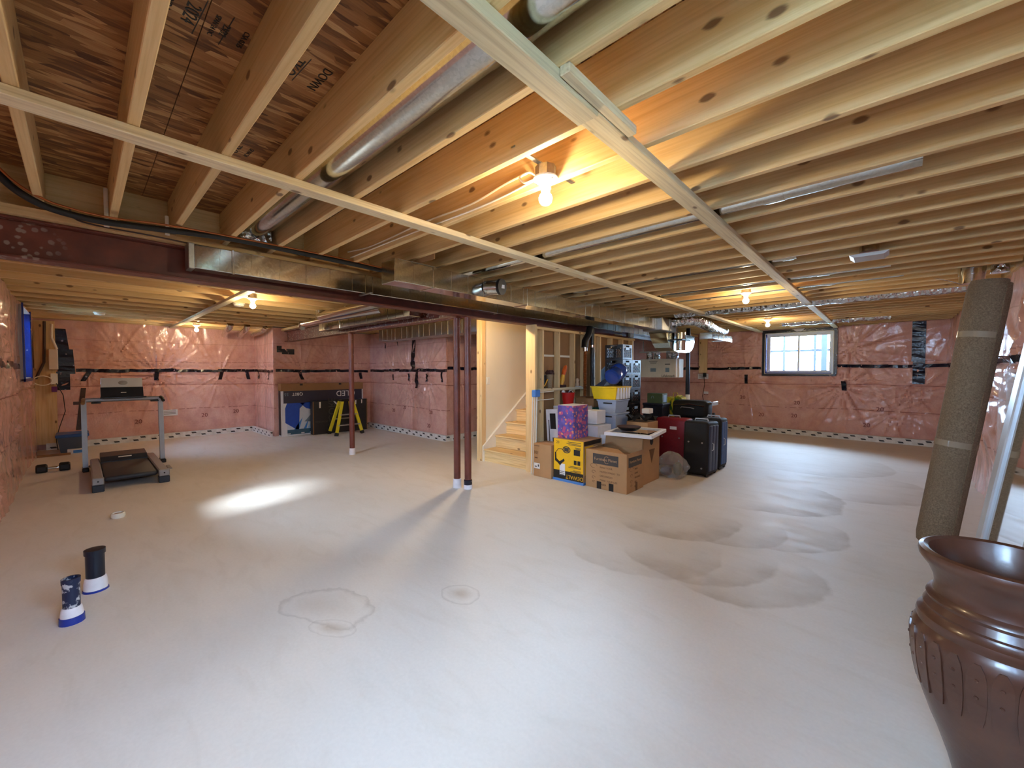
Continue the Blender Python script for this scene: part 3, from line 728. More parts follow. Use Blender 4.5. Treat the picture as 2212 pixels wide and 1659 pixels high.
# printed stamps on the subfloor underside
for (x, y, s_, sz) in ((-1.74, .28, '2024', .055), (-1.74, .325, '________', .05), (-1.74, .345, 'SPAN 24 OC', .022), (-1.74, .375, '23/32', .03), (-1.74, .40, '_______', .05), (-1.74, .43, 'CSA 0325', .025), (-1.74, .222, 'EXP 1', .03), (-1.74, .60, 'TKO', .06), (-1.74, .65, '_______', .05), (-1.74, .70, 'DOWN', .05), (-2.6, .60, 'TKO', .05), (-2.6, .66, 'SPAN 24', .03)):
    text(s_, sz, (x, y, ZT - .001), (-1, -.06, 0), (-.06, 1, 0), M['black_print'], ce, 'stamp')

# ---- steel beams and posts
def ibeam(name, label, axis, c, a0, a1, z0, z1, w):
    t = thing(name, label, 'beam', (c, a0, z0) if axis == 'y' else (a0, c, z0)); tf = .014
    pr = lambda u0, u1, v0, v1: B(u0, u1, a0, a1, v0, v1, .002) if axis == 'y' else B(a0, a1, u0, u1, v0, v1, .002)
    pr(c - w / 2, c + w / 2, z0, z0 + tf).build('bottom_flange', M['beam'], t)
    pr(c - w / 2, c + w / 2, z1 - tf, z1).build('top_flange', M['beam'], t)
    pr(c - .005, c + .005, z0 + tf, z1 - tf).build('web', M['beam'], t)
    return t
ibeam('steel_beam', 'long red-brown steel beam running above the twin posts, scuffed at its left end', 'y', -3.80, -.55, 11.0, 2.098, 2.335, .14)
ibeam('steel_beam', 'shorter red-brown steel beam carried by the single post near the stepladder', 'x', 3.20, -11.2, -3.875, 2.098, 2.335, .14)
def post(x, y, wrap, label, r=.042):
    t = thing('steel_post', label, 'post', (x, y, 0))
    MB().cyl((x, y, .10), (x, y, 2.086), r, n=24).build('shaft', M['post'], t, smooth=True)
    B(x - .055, x + .055, y - .055, y + .055, 2.084, 2.097, .002).build('cap_plate', M['post'], t)
    MB().lathe([(r + .012, 0), (r + .012, .05), (r + .006, .052)], (x, y, 0), 24).build('base_wrap', M['wrap_white'], t, smooth=True)
    MB().lathe([(r + .009, .05), (r + .009, .105), (r + .002, .112)], (x, y, 0), 24).build('sleeve_tape', M[wrap], t, smooth=True)
tape_navy = M['tape_blue']
post(-3.875, 3.16, 'wrap_white', 'left one of the twin red-brown steel posts, with a white foot wrap')
post(-3.735, 3.215, 'tape', 'right one of the twin red-brown steel posts, with a blue taped foot')
post(-6.75, 3.185, 'wrap_white', 'single red-brown steel post beside the yellow stepladder')

# ---- stair wall and staircase
ws = tag(B(-4.86, -4.745, 4.45, 8.6, 0, 2.62).build('wall_stair', M['drywall']), 'cream painted wall beside the stairs', None, None, 'structure')
for k in range(2): B(-4.845 + k * .062, -4.785 + k * .062, 4.36, 4.448, 0, 2.33, .003).build('jamb_stud', M['stud'], ws)
B(-4.744, -4.736, 4.475, 4.555, 1.225, 1.345, .003).build('switch_plate', M['porcelain'], ws)
B(-4.737, -4.729, 4.497, 4.533, 1.25, 1.32, .001).build('rocker_switch', M['white_trim'], ws)
tag(B(-4.86, -3.745, 7.45, 7.6, 0, 2.62).build('wall_landing', M['drywall']), 'cream painted wall at the top end of the stairs', None, None, 'structure')
st = thing('staircase', 'unfinished pine stairs rising beside the cream wall', 'staircase', (-4.25, 4.4, 0))
RISE, RUN = .195, .252
for k in range(11):
    y = 4.40 + k * RUN; z = RISE * (k + 1)
    B(-4.70, -3.765, y, y + .019, RISE * k, z - .026, .002).build('riser', M['tread'], st)
    B(-4.70, -3.765, y - .03, y + RUN + .001, z - .026, z, .008).build('tread', M['tread'], st)
sk = [(4.37, 0), (4.37, .24), (4.37 + RUN * 10.6, .24 + RISE * 10.6), (4.37 + RUN * 10.6, RISE * 10.6 - .12), (4.52, 0)]
MB().prism(sk, 'x', -4.742, -4.70).build('skirt_board', M['white_trim'], st)
B(-3.765, -3.745, 4.37, 4.40, 0, .26).build('side_trim', M['white_trim'], st)
wst = tag(B(-3.742, -3.725, 4.40, 7.45, 0, 2.09).build('wall_stud', M['drywall_back']), 'open pine stud wall beside the stairs with brown drywall backing', None, None, 'structure')
def stud(y0, y1, z0=.04, z1=2.03, x0=-3.718, x1=-3.628, mt='stud'): return B(x0, x1, y0, y1, z0, z1, .003).build('stud', M[mt], wst)
B(-3.775, -3.60, 4.335, 4.373, 0, 2.09, .003).build('end_stud', M['stud'], wst); B(-3.72, -3.625, 4.374, 4.42, .04, 2.03, .003).build('end_stud', M['stud'], wst)
for y in (4.55, 4.94, 5.345, 5.65, 5.95, 6.13, 6.53, 6.93, 7.33): stud(y - .019, y + .019)
B(-3.718, -3.628, 4.42, 7.42, 0, .038, .003).build('sole_plate', M['joist_y'], wst); B(-3.718, -3.628, 4.38, 7.42, 2.032, 2.07, .003).build('top_plate', M['joist_y'], wst)
B(-3.715, -3.60, 4.45, 5.63, 1.150, 1.188, .003).build('fire_block', M['strap'], wst)
for y0, y1 in ((4.57, 4.92), (4.96, 5.325)): B(-3.7245, -3.71, y0, y1, 1.655, 1.685).build('drywall_seam', M['white_trim'], wst)

# ------------------------------------------------------------------ lamps
def lamp(x, y, z, label, axis='y', power=1.0):
    """bare bulb in a porcelain holder on an octagon box screwed to a joist; z = middle of the bulb"""
    t = thing('bare_bulb_lamp', label, 'lamp', (x, y, z), group='bare bulbs between the joists')
    MB().lathe([(.052, .105), (.052, .155)], (x, y, z), 8).build('octagon_box', M['galv_d'], t)
    MB().lathe([(.055, .104), (.062, .100), (.062, .092), (.055, .086), (.034, .072), (.027, .060), (.027, .048), (.023, .047), (.023, .036)], (x, y, z), 24).build('porcelain_holder', M['porcelain'], t, smooth=True)
    (B(x - .012, x + .012, y - .24, y + .24, z + .155, z + .162) if axis == 'y' else B(x - .36, x + .36, y - .012, y + .012, z + .155, z + .162)).build('bar_hanger', M['galv_d'], t)
    for s in (-1, 1): MB().lathe([(.006, .084), (.006, .079), (.003, .078)], (x + s * .046, y - .012, z), 8).build('screw', M['galv_d'], t)
    MB().lathe([(.015, .046), (.016, .034), (.020, .027)], (x, y, z), 16).build('bulb_neck', M['porcelain'], t, smooth=True)
    MB().lathe([(.020, .027), (.029, .016), (.0335, .0), (.030, -.016), (.020, -.028), (.008, -.0335), (.0, -.034)], (x, y, z), 24).build('bulb', M['bulb'] if power == 1 else M['bulb_strong'], t, smooth=True)
    return t
lp = [(-1.262, 1.598, 2.29, 'nearest bare bulb, large and bright, under the joists beside the strapping'),
      (-1.27, 5.50, 2.285, 'bare bulb between the two straps well before the far window'),
      (-1.63, 8.63, 2.285, 'farthest bare bulb, just left of the far window'),
      (-6.05, 1.55, 2.285, 'bare bulb beside the smoke alarm in the left part of the basement', 'x'),
      (-10.2, 1.62, 2.27, 'bare bulb close to the pink wall behind the treadmill', 'x'),
      (-4.12, 3.64, 2.27, 'bare bulb at the foot of the stairs, hidden above the beam', 'x', 2)]
for a in lp: lamp(*a)
def cable(pts, r, mat, name, label, cat='cable', n=6, group=None):
    # Catmull-Rom through the points
    P = [Vector(p) for p in pts]; Q = [P[0]] + P + [P[-1]]; out = []
    for i in range(1, len(Q) - 2):
        for k in range(6):
            u = k / 6; a, b, c, d = Q[i - 1], Q[i], Q[i + 1], Q[i + 2]
            out.append(.5 * ((2 * b) + (c - a) * u + (2 * a - 5 * b + 4 * c - d) * u * u + (3 * b - a - 3 * c + d) * u ** 3))
    out.append(P[-1]); o = MB().tube(out, r, n).build(name, M[mat], smooth=True)
    return tag(o, label, cat, group) if label else o
cable([(-1.315, 1.60, 2.41), (-1.36, 1.56, 2.385), (-1.41, 1.57, 2.43), (-1.40, 1.63, 2.475), (-1.37, 1.650, 2.45), (-1.42, 1.657, 2.435), (-1.8, 1.657, 2.415), (-2.5, 1.657, 2.43), (-3.5, 1.657, 2.44)], .006, 'white_wire', 'lamp_cable', 'white cable looping out of the nearest lamp box and along the joist')
cable([(-1.43, 1.655, 2.49), (-1.6, 1.657, 2.485), (-1.9, 1.657, 2.455), (-2.4, 1.657, 2.47), (-3.1, 1.657, 2.46), (-3.55, 1.657, 2.50)], .006, 'white_wire', 'lamp_cable', 'upper white cable stapled along the joist left of the nearest lamp')
def disc(x, y, z, label):
    t = thing('smoke_alarm', label, 'smoke alarm', (x, y, z)); MB().lathe([(.075, .0), (.075, -.012), (.066, -.016), (.064, -.034), (.052, -.044), (.0, -.046)], (x, y, z), 28).build('housing', M['porcelain'], t, smooth=True)
    MB().lathe([(.02, -.046), (.02, -.050), (0, -.0505)], (x + .02, y, z), 12).build('test_button', M['light_silver'], t)
disc(-9.45, .24, 2.40, 'round white smoke alarm left of the strap, above the treadmill'); disc(-6.75, 1.56, 2.40, 'round white smoke alarm beside the left bulb')
# square diffuser hanging in plastic
t = thing('ceiling_diffuser', 'square metal duct collar wrapped in plastic on the right ceiling', 'vent', (-.13, 4.36, 2.40))
MB().lathe([(.062, .0), (.062, -.045)], (-.13, 4.36, 2.44), 16).build('collar', M['galv'], t)
MB().prism([(-.25, 2.37), (-.01, 2.37), (-.04, 2.345), (-.22, 2.345)], 'y', 4.26, 4.46).build('flange', M['light_silver'], t)

# ------------------------------------------------------------------ ducts
def duct(name, label, axis, u0, u1, a0, a1, z0, z1, seams, mt='galv'):
    """rectangular trunk: body panels with standing seams and drive cleats"""
    t = thing(name, label, 'duct', ((u0 + u1) / 2, (a0 + a1) / 2, z0) if axis == 'y' else ((a0 + a1) / 2, (u0 + u1) / 2, z0))
    f = lambda U0, U1, A0, A1, Z0, Z1, b=0: B(U0, U1, A0, A1, Z0, Z1, b) if axis == 'y' else B(A0, A1, U0, U1, Z0, Z1, b)
    cuts = [a0] + list(seams) + [a1]
    for i in range(len(cuts) - 1): f(u0, u1, cuts[i] + .001, cuts[i + 1] - .001, z0, z1, .004).build('panel', M[mt], t)
    for s in seams: f(u0 - .006, u1 + .006, s - .008, s + .008, z0 - .006, z1 + .003, .002).build('drive_cleat', M['galv'], t)
    # cross-broken ribs pressed in the sheet
    k = a0 + .16
    while k < a1 - .05:
        if all(abs(k - s) > .06 for s in seams): f(u1 - .001, u1 + .003, k - .004, k + .004, z0 + .006, z1 - .006, .001).build('stiffening_rib', M[mt], t) if axis == 'y' else f(u0 - .003, u0 + .001, k - .004, k + .004, z0 + .006, z1 - .006).build('stiffening_rib', M[mt], t)
        k += .20
    return t
d1 = duct('trunk_duct', 'galvanised trunk duct fixed along the near side of the long steel beam', 'y', -3.725, -3.60, .56, 9.0, 2.165, 2.334, (.80, 1.85, 3.6, 5.1, 6.6), 'galv')
B(-3.727, -3.592, .535, .572, 2.158, 2.337, .004).build('end_cap', M['galv_d'], d1); B(-3.73, -3.50, 1.84, 1.865, 2.155, 2.163, .002).build('hanger_bracket', M['alu'], d1)
d2 = duct('trunk_duct', 'galvanised trunk duct nearest the camera, below the strapping, with a round black-capped takeoff', 'y', -3.15, -2.95, 1.79, 6.85, 2.172, 2.352, (2.15, 3.42, 4.6, 5.7), 'galv')
B(-3.154, -2.946, 1.76, 1.795, 2.168, 2.356, .004).build('end_cap', M['galv'], d2)
MB().cyl((-2.95, 2.80, 2.27), (-2.80, 2.83, 2.262), .070, .075, 20).build('round_takeoff', M['galv'], d2, smooth=True)
MB().cyl((-2.80, 2.83, 2.262), (-2.772, 2.836, 2.26), .080, .078, 20).build('black_cap', M['black_plastic'], d2, smooth=True)
decal((-2.769, 2.832, 2.262), (.18, .98, 0), (0, 0, 1), .05, .035, M['white_card'], d2, 'size_sticker')
B(-3.15, -2.95, 1.93, 2.16, 2.353, 2.36).build('riser_boot', M['galv_d'], d2)
t = thing('panned_joist_bay', 'brown metal pan closing the joist bay above the near trunk duct', 'duct', (-3.05, 2.0, 2.40)); B(-3.25, -2.75, 2.009, 2.018, 2.36, 2.60).build('pan_sheet', M['drywall_back'], t); B(-3.2, -2.98, 1.82, 2.0, 2.356, 2.366).build('collar_plate', M['galv_d'], t)
# trunk beside the shorter beam with the round pipes above
d3 = duct('trunk_duct', 'short galvanised duct hung beside the shorter steel beam', 'x', 2.93, 3.09, -7.45, -4.55, 2.155, 2.30, (-6.6, -5.7, -5.1), 'galv')
def pipe(label, pts, r, joints=(), mt='galv', name='round_duct', n=20, group=None, elbows=()):
    t = thing(name, label, 'duct', pts[0], group=group)
    MB().tube(pts, r, n).build('pipe', M[mt], t, smooth=True)
    for (a, b, rr) in joints: MB().cyl(a, b, rr, n=n).build('sleeve', M[mt], t, smooth=True)
    return t
pipe('upper round duct crossing above the duct on the shorter beam', [(-6.55, 2.62, 2.30), (-5.0, 2.60, 2.30), (-4.3, 2.60, 2.31)], .072, [((-6.58, 2.62, 2.26), (-6.58, 2.62, 2.40), .076)])
pipe('lower round duct ending left of the shorter beam duct', [(-7.6, 2.70, 2.27), (-6.2, 2.70, 2.27), (-4.9, 2.74, 2.26)], .058, [((-7.62, 2.70, 2.22), (-7.55, 2.70, 2.27), .064)])
# duct over the alcove
d4 = duct('trunk_duct', 'galvanised duct over the alcove wall behind the single post', 'x', 4.72, 5.06, -8.6, -4.95, 2.13, 2.385, (-7.9, -7.0, -6.05), 'galv_d')
# small boots under the joists by the back wall
for i, (y, z) in enumerate(((2.15, 2.34), (2.45, 2.34))):
    pipe(('first', 'second')[i] + ' silver duct elbow from the left under the joists near the back wall', [(-11.1, y + .12, 2.27), (-10.3, y, 2.31), (-10.05, y, 2.36), (-10.0, y, 2.42)], .06, mt='galv', name='duct_elbow')
pipe('silver duct elbow at the wall end of the shorter steel beam', [(-10.9, 2.78, 2.30), (-10.1, 2.78, 2.33), (-9.95, 2.78, 2.40)], .05, mt='foil', name='duct_elbow')
# round ducts inside the joist bays
pipe('large round galvanised duct between the near joists, left of the bulb', [(-3.55, .925, 2.53), (1.0, .925, 2.53)], .092, [((-2.3, .925, 2.53), (1.0, .925, 2.53), .0935), ((-1.0, .925, 2.53), (-.2, .925, 2.53), .0955)], n=28)
B(-3.66, -3.5, .83, 1.03, 2.42, 2.6).build('round_duct_boot', M['foil'])
tag(bpy.data.objects['round_duct_boot'], 'foil taped boot at the low end of the large round duct', 'duct')
def baypipe(y, x0, x1, label, r=.062, mt='galv', z=2.47): return pipe(label, [(x0, y, z), (x1, y, z)], r, [((min(-.55, x1 - .1), y, z), (min(-.45, x1 - .02), y, z), r + .004)], mt)
bays = lambda y: min(((YJ[k] + YJ[k + 1] - .038) / 2 for k in range(len(YJ) - 1)), key=lambda c: abs(c - y))
baypipe(bays(2.72), -3.4, .1, 'thin round duct crossing above the strapping just beyond the nearest bulb')
baypipe(bays(4.40), -3.2, -.6, 'round duct in the joist bay behind the square diffuser', .058)
baypipe(bays(5.25), -3.0, .0, 'silver round duct in the joist bay above the second bulb', .06)
baypipe(bays(5.85), -2.4, .1, 'silver round duct one bay beyond the second bulb', .06)
flexpts = [(-2.7 + i * .06, bays(7.05) + .006 * math.sin(i * 2.1), 2.44 + .006 * math.sin(i * 1.3)) for i in range(58)]
t = thing('flex_duct', 'long crinkled foil flex duct across the ceiling toward the right wall', 'duct', flexpts[0]); MB().tube(flexpts, [.085 + .006 * (i % 2) for i in range(58)], 14).build('sleeve', M['foil'], t, smooth=True)
flexpts = [(-1.6 + i * .06, bays(9.7) + .01 * math.sin(i * 2.1), 2.43 + .01 * math.sin(i * 1.3)) for i in range(28)]
t = thing('flex_duct', 'short crinkled foil flex duct just before the far window', 'duct', flexpts[0]); MB().tube(flexpts, [.075 + .008 * (i % 2) for i in range(28)], 14).build('sleeve', M['foil'], t, smooth=True)
# elbows at the right wall
t = thing('duct_elbow', 'galvanised collar with torn foil at the top of the right wall beyond the carpet roll', 'duct', (.56, 5.75, 2.30))
MB().lathe([(.09, .10), (.09, .02), (.086, .02), (.086, -.06)], (.56, 5.75, 2.32), 20).build('collar', M['galv'], t, smooth=True)
MB().add([(.28, 5.62, 2.345), (.50, 5.70, 2.25), (.50, 5.62, 2.24), (.58, 5.66, 2.24), (.42, 5.60, 2.28)], [(0, 1, 2), (2, 1, 3), (0, 2, 4)]).build('torn_foil', M['foil'], t)
MB().lathe([(.06, .10), (.06, .02)], (.75, 5.9, 2.34), 16).build('second_collar', M['foil'], t, smooth=True)
pipe('crumpled foil duct end at the top of the right wall near the camera', [(.70, 4.22, 2.36), (.78, 4.25, 2.33), (.86, 4.3, 2.36)], [.03, .045, .05], mt='foil', name='duct_elbow')
# main plenum by the furnace corner
t = thing('plenum', 'galvanised plenum box joining the trunk ducts near the far utility corner', 'duct', (-3.05, 7.2, 2.15))
B(-3.22, -2.86, 6.86, 7.5, 2.15, 2.37, .01).build('box', M['galv_d'], t)
B(-2.857, -2.85, 7.17, 7.19, 2.16, 2.36).build('seam', M['galv'], t)
U = [(7.10, 2.12), (7.16, 2.04), (7.24, 1.95), (7.36, 1.87), (7.52, 1.82), (7.72, 1.80), (8.10, 1.80), (8.28, 1.815), (8.42, 1.86), (8.52, 1.94), (8.57, 2.03), (8.57, 2.12)]
t = thing('drop_duct', 'shiny U-bottomed sheet metal drop below the plenum', 'duct', (-3.1, 8.0, 1.85))
MB().prism([(7.10, 2.149)] + U + [(8.57, 2.149)], 'x', -3.20, -2.90).build('trough', M['galv_bright'], t)
MB().cyl((-2.795, 7.56, 2.15), (-2.795, 7.56, 1.82), .085, n=20).build('round_drop', M['galv_bright'], t, smooth=True)
B(-3.1, -3.08, 7.9, 7.93, 2.1, 2.634).build('hanger_rod', M['galv_d'], t); B(-2.90, -2.70, 7.36, 7.76, 2.0, 2.02).build('hanger_strap', M['black_plastic'], t)
fp = [(-2.92, 7.35, 2.30), (-2.70, 7.40, 2.36), (-2.52, 7.55, 2.36), (-2.45, 7.8, 2.30), (-2.45, 8.2, 2.26), (-2.48, 8.7, 2.25), (-2.50, 9.1, 2.27)]
t = thing('flex_duct', 'fat crinkled foil elbow curving out of the plenum', 'duct', fp[0]); MB().tube([Vector(p) for p in fp], [.09, .10, .105, .105, .10, .10, .095], 16).build('sleeve', M['foil'], t, smooth=True)
d5 = duct('trunk_duct', 'bright galvanised duct end below the foil elbow near the far wall', 'y', -2.52, -2.30, 7.7, 8.95, 2.02, 2.135, (8.4,), 'galv_bright')
t = thing('air_exchanger', 'white air exchanger box hung beyond the milk crates', 'appliance', (-3.84, 9.2, 1.30))
B(-4.28, -3.43, 9.0, 9.45, 1.30, 1.72, .01).build('cabinet', M['cream_card'], t); text('Lifebreath', .075, (-3.60, 8.998, 1.335), (1, 0, 0), (0, 0, 1), M['grey_print'], t, 'nameplate')
for k in range(3): decal((-3.95, 8.999, 1.67 - .025 * k), (1, 0, 0), (0, 0, 1), .2 - .03 * k, .008, M['grey_print'], t, 'printed_line')
decal((-3.62, 8.999, 1.60), (1, 0, 0), (0, 0, 1), .12, .02, M['black_print'], t, 'printed_bar'); decal((-3.95, 8.999, 1.47), (1, 0, 0), (0, 0, 1), .13, .08, M['art_grey'], t, 'diagram'); decal((-3.62, 8.999, 1.47), (1, 0, 0), (0, 0, 1), .09, .1, M['art_grey'], t, 'diagram')
for x in (-4.12, -3.95, -3.65, -3.52): MB().cyl((x, 9.2, 1.715), (x, 9.2, 1.88), .075, n=14).build('duct_collar', M['foil'], t, smooth=True)
for x in (-4.25, -3.46): B(x, x + .015, 9.1, 9.115, 1.88, 2.634).build('hanger_strap', M['galv_d'], t)
B(-4.3, -3.42, 9.02, 9.42, 1.88, 1.90).build('support_tray', M['galv_d'], t)
pipe('black and white vent pipe standing right of the air exchanger', [(-3.28, 9.3, .1), (-3.28, 9.3, 2.4)], .045, mt='abs', name='vent_pipe')
MB().cyl((-3.28, 9.3, .60), (-3.28, 9.3, .92), .048, n=16).build('white_sleeve', M['white_trim'], bpy.data.objects['vent_pipe'], smooth=True)
t = thing('pipe_board', 'plywood strip with a hanging outlet cord right of the vent pipe', 'board', (-3.2, 10.9, .5))
B(-3.62, -3.42, 11.06, 11.09, 1.4, 2.4).build('board', M['stud'], t); B(-3.50, -3.43, 11.0, 11.06, 1.30, 1.40, .005).build('outlet_box', M['black_plastic'], t)
MB().tube([(-3.48, 11.03, 1.31), (-3.46, 11.02, 1.1), (-3.5, 11.0, .8), (-3.44, 11.0, .5)], .008, 6).build('cord', M['brown_hose'], t, smooth=True); B(-3.47, -3.36, 10.99, 11.01, .86, .92).build('cord_tag', M['white_card'], t)

# copper hose and black drain pipe on the stud wall
t = thing('drain_stack', 'black drain pipes with a copper coloured ribbed hose on the stud wall', 'pipe', (-3.55, 5.6, 1.0))
MB().tube([(-3.56, 5.54, 1.02 + .012 * i) for i in range(62)], [.030 if i % 2 else .023 for i in range(62)], 12).build('ribbed_hose', M['copper'], t)
MB().tube([(-3.56, 5.54, 1.76), (-3.56, 5.54, 1.84)], .036, 12).build('hose_clamp', M['chrome'], t, smooth=True)
MB().tube([(-3.57, 5.54, 1.82), (-3.57, 5.55, 1.92), (-3.57, 5.66, 2.04), (-3.57, 5.70, 2.16)], .055, 14).build('drain_elbow', M['black_plastic'], t, smooth=True)
MB().tube([(-3.57, 5.77, 1.2), (-3.57, 5.77, 2.16)], .034, 12).build('drain_pipe', M['black_plastic'], t, smooth=True)
MB().cyl((-3.57, 5.77, 1.83), (-3.57, 5.77, 1.87), .04, n=12).build('hose_clamp', M['chrome'], t, smooth=True)

# black insulated line set swooping in front of the long beam
cable([(-3.42, -.36, 2.62), (-3.44, -.30, 2.52), (-3.46, -.235, 2.43), (-3.47, -.15, 2.372), (-3.48, -.05, 2.345), (-3.48, .13, 2.336), (-3.47, .5, 2.365), (-3.47, .82, 2.385), (-3.48, 1.42, 2.385), (-3.49, 1.95, 2.38), (-3.5, 2.6, 2.38)], .019, 'black_rubber', 'line_set', 'thick black insulated pipe swooping along the long steel beam', 'pipe', 10)
cable([(-3.40, -.36, 2.62), (-3.42, -.29, 2.53), (-3.44, -.22, 2.45), (-3.45, -.13, 2.395), (-3.46, -.03, 2.372), (-3.46, .15, 2.362), (-3.45, .5, 2.388), (-3.46, 1.42, 2.405), (-3.48, 1.95, 2.40)], .0065, 'copper', 'copper_line', 'thin copper line riding on the thick black pipe', 'pipe', 8)
cable([(-3.55, -.02, 2.40), (-3.57, 0.0, 2.345), (-3.60, .09, 2.335), (-3.62, .3, 2.34), (-3.64, .55, 2.34)], .005, 'brown_hose', 'loose_wire', 'thin dark wire sagging along the top of the long beam', 'cable')
for i, (y, z0, z1) in enumerate(((.133, 2.33, 2.56), (.42, 2.35, 2.47))):
    t = thing('white_pipe_stub', ('taller', 'shorter')[i] + ' white plastic pipe stub behind the black insulated pipe', 'pipe', (-3.56, y, z0)); MB().cyl((-3.55, y, z0), (-3.55, y, z1), .011, n=12).build('pipe', M['porcelain'], t, smooth=True); MB().cyl((-3.55, y, z0 - .004), (-3.55, y, z0 + .02), .013, n=12).build('end_ring', M['porcelain'], t, smooth=True)

# ------------------------------------------------------------------ left part: treadmill and neighbours
t = thing('treadmill', 'silver and black folding treadmill facing the pink wall', 'treadmill', (-7.6, .42, 0))
for y0, y1 in ((.07, .165), (.665, .765)):
    B(-8.42, -6.82, y0, y1, .085, .165, .012).build('side_rail', M['silver_paint'], t)
    B(-6.92, -6.80, y0 - .005, y1 + .005, 0, .085, .008).build('rear_foot', M['navy_plastic'], t)
    e = B(-6.86, -6.795, y0 - .004, y1 + .004, .086, .172, .01).build('end_cap', M['silver_paint'], t); MB().cyl((-6.797, (y0 + y1) / 2, .13), (-6.790, (y0 + y1) / 2, .13), .009, n=10).build('screw', M['black_plastic'], e)
MB().rbox(-8.10, -6.88, .17, .66, .095, .155, .028, 3).build('belt', M['belt'], t, smooth=True)
MB().prism([(-8.55, .04), (-8.55, .20), (-8.45, .24), (-8.12, .22), (-8.02, .165), (-8.02, .04)], 'y', .172, .658).build('motor_cover', M['navy_plastic'], t)
decal((-8.08, .42, .205), (0, 1, 0), (-.84, 0, .54), .14, .02, M['white_print'], t, 'cover_mark')
for y, s in ((.025, -1), (.865, 1)):
    MB().prism([(-8.46, .02), (-8.36, .02), (-8.44, 1.0), (-8.52, 1.0)], 'y', y - .028, y + .028).build('upright', M['silver_paint'], t)
    B(-8.50, -8.30, y - .035, y + .035, 0, .06, .01).build('upright_foot', M['black_plastic'], t)
    MB().tube([(-8.48, y, .985), (-8.47, y, 1.02), (-8.42, y, 1.035), (-8.30, y + s * .004, 1.02), (-8.22, y + s * .008, .985)], .022, 10).build('hand_grip', M['black_rubber'] if s > 0 else M['card_d'], t, smooth=True)
B(-8.51, -8.44, .0, .89, .985, 1.045, .015).build('crossbar', M['silver_paint'], t)
for y in (.10, .74): B(-8.47, -8.40, y, y + .10, .965, .985, .006).build('pulse_sensor', M['black_plastic'], t)
c = MB().prism([(-8.55, 1.045), (-8.34, 1.045), (-8.43, 1.20), (-8.55, 1.20)], 'y', .20, .66).build('console', M['navy_plastic'], t)
B(-8.36, -8.30, .19, .69, 1.04, 1.06, .006).build('console_ledge', M['navy_plastic'], c)
hp = MB().prism([(-8.55, 1.20), (-8.43, 1.20), (-8.46, 1.335), (-8.56, 1.335)], 'y', .205, .655).build('console_hood', M['light_silver'], t)
MB().lathe([(.052, 0), (.050, .006), (.0, .008)], (0, 0, 0), 24, Matrix.Translation((-8.442, .44, 1.265)) @ Matrix.Rotation(R(77), 4, 'Y') @ Matrix.Scale(.62, 4, (1, 0, 0))).build('badge', M['silver_paint'], hp, smooth=True)
decal((-8.382, .44, 1.12), (0, 1, 0), (-.5, 0, .86), .06, .012, M['white_print'], c, 'console_mark')
B(-8.0, -7.7, .86, .90, 0, .012).build('floor_bracket', M['silver_paint'], t)
cable([(-8.5, .16, .03), (-8.7, .05, .012), (-8.95, .2, .012), (-8.8, .42, .012), (-8.65, .5, .03)], .007, 'black_rubber', 'power_cord', 'black power cord trailing behind the treadmill', 'cable')

t = thing('dumbbell', 'black hex dumbbell with chrome grip lying left of the treadmill', 'dumbbell', (-8.72, -.29, 0))
for y, s in ((-.40, 1), (-.18, -1)):
    MB().lathe([(.050, -.055), (.064, -.040), (.064, .040), (.050, .055)], (0, 0, 0), 6, Matrix.Translation((-8.72, y, .056)) @ Matrix.Rotation(R(90), 4, 'X') @ Matrix.Rotation(R(30), 4, 'Z')).build('hex_head', M['black_rubber'], t)
MB().tube([(-8.72, -.36, .056), (-8.72, -.29, .056), (-8.72, -.22, .056)], [.013, .017, .013], 12).build('grip', M['chrome'], t, smooth=True)

t = thing('storage_tote', 'slate tote with blue lid standing by the wall behind the treadmill', 'tote', (-10.75, -.1, 0))
MB().prism([(-.26, 0.0), (.04, 0.0), (.075, .27), (-.30, .27)], 'x', -11.0, -10.55).build('tub', M['bin_grey'], t); B(-11.03, -10.52, -.32, .09, .27, .325, .012).build('lid', M['bin_blue'], t)
t = thing('flat_carton', 'small white and blue carton lying before the slate tote', 'carton', (-10.4, -.08, 0)); B(-10.5, -10.36, -.18, .06, 0, .07, .003).build('body', M['white_card'], t); decal((-10.359, -.05, .035), (0, 1, 0), (0, 0, 1), .12, .05, M['art_mid'], t, 'printed_panel')
t = thing('timber_offcut', 'dark timber offcut lying on the floor before the tote', 'timber', (-10.3, -.35, 0)); B(-10.36, -10.28, -.52, -.14, 0, .03, .003).build('plank', M['card_d'], t)

t = thing('service_board', 'plywood board with cable boxes and coiled wire in the far left corner', 'board', (-11.15, -.42, .2))
B(-11.27, -11.22, -.56, -.30, .1, 2.36, .003).build('plywood', M['stud'], t)
B(-11.22, -11.10, -.38, -.27, 1.47, 1.84, .008).build('meter_box', M['cream_card'], t); B(-11.20, -11.12, -.37, -.28, 1.20, 1.40, .006).build('modem', M['porcelain'], t); B(-11.19, -11.13, -.36, -.29, 1.06, 1.16, .006).build('power_adapter', M['plug'], t)
MB().tube([(-11.16, -.42, 2.34), (-11.15, -.43, 1.9), (-11.15, -.44, 1.6), (-11.13, -.50, 1.42), (-11.12, -.54, 1.30)], .02, 8).build('conduit', M['brown_hose'], t, smooth=True)
MB().tube([(-11.14, -.33, 2.30), (-11.14, -.34, 2.05), (-11.14, -.30, 1.92), (-11.14, -.28, 1.84)], .018, 8).build('white_cable', M['white_wire'], t, smooth=True)
MB().tube([(-11.08, -.46 + .11 * math.cos(a * .349), 1.27 + .085 * math.sin(a * .349)) for a in range(37)], .009, 6).build('coiled_cable', M['white_wire'], t, smooth=True)
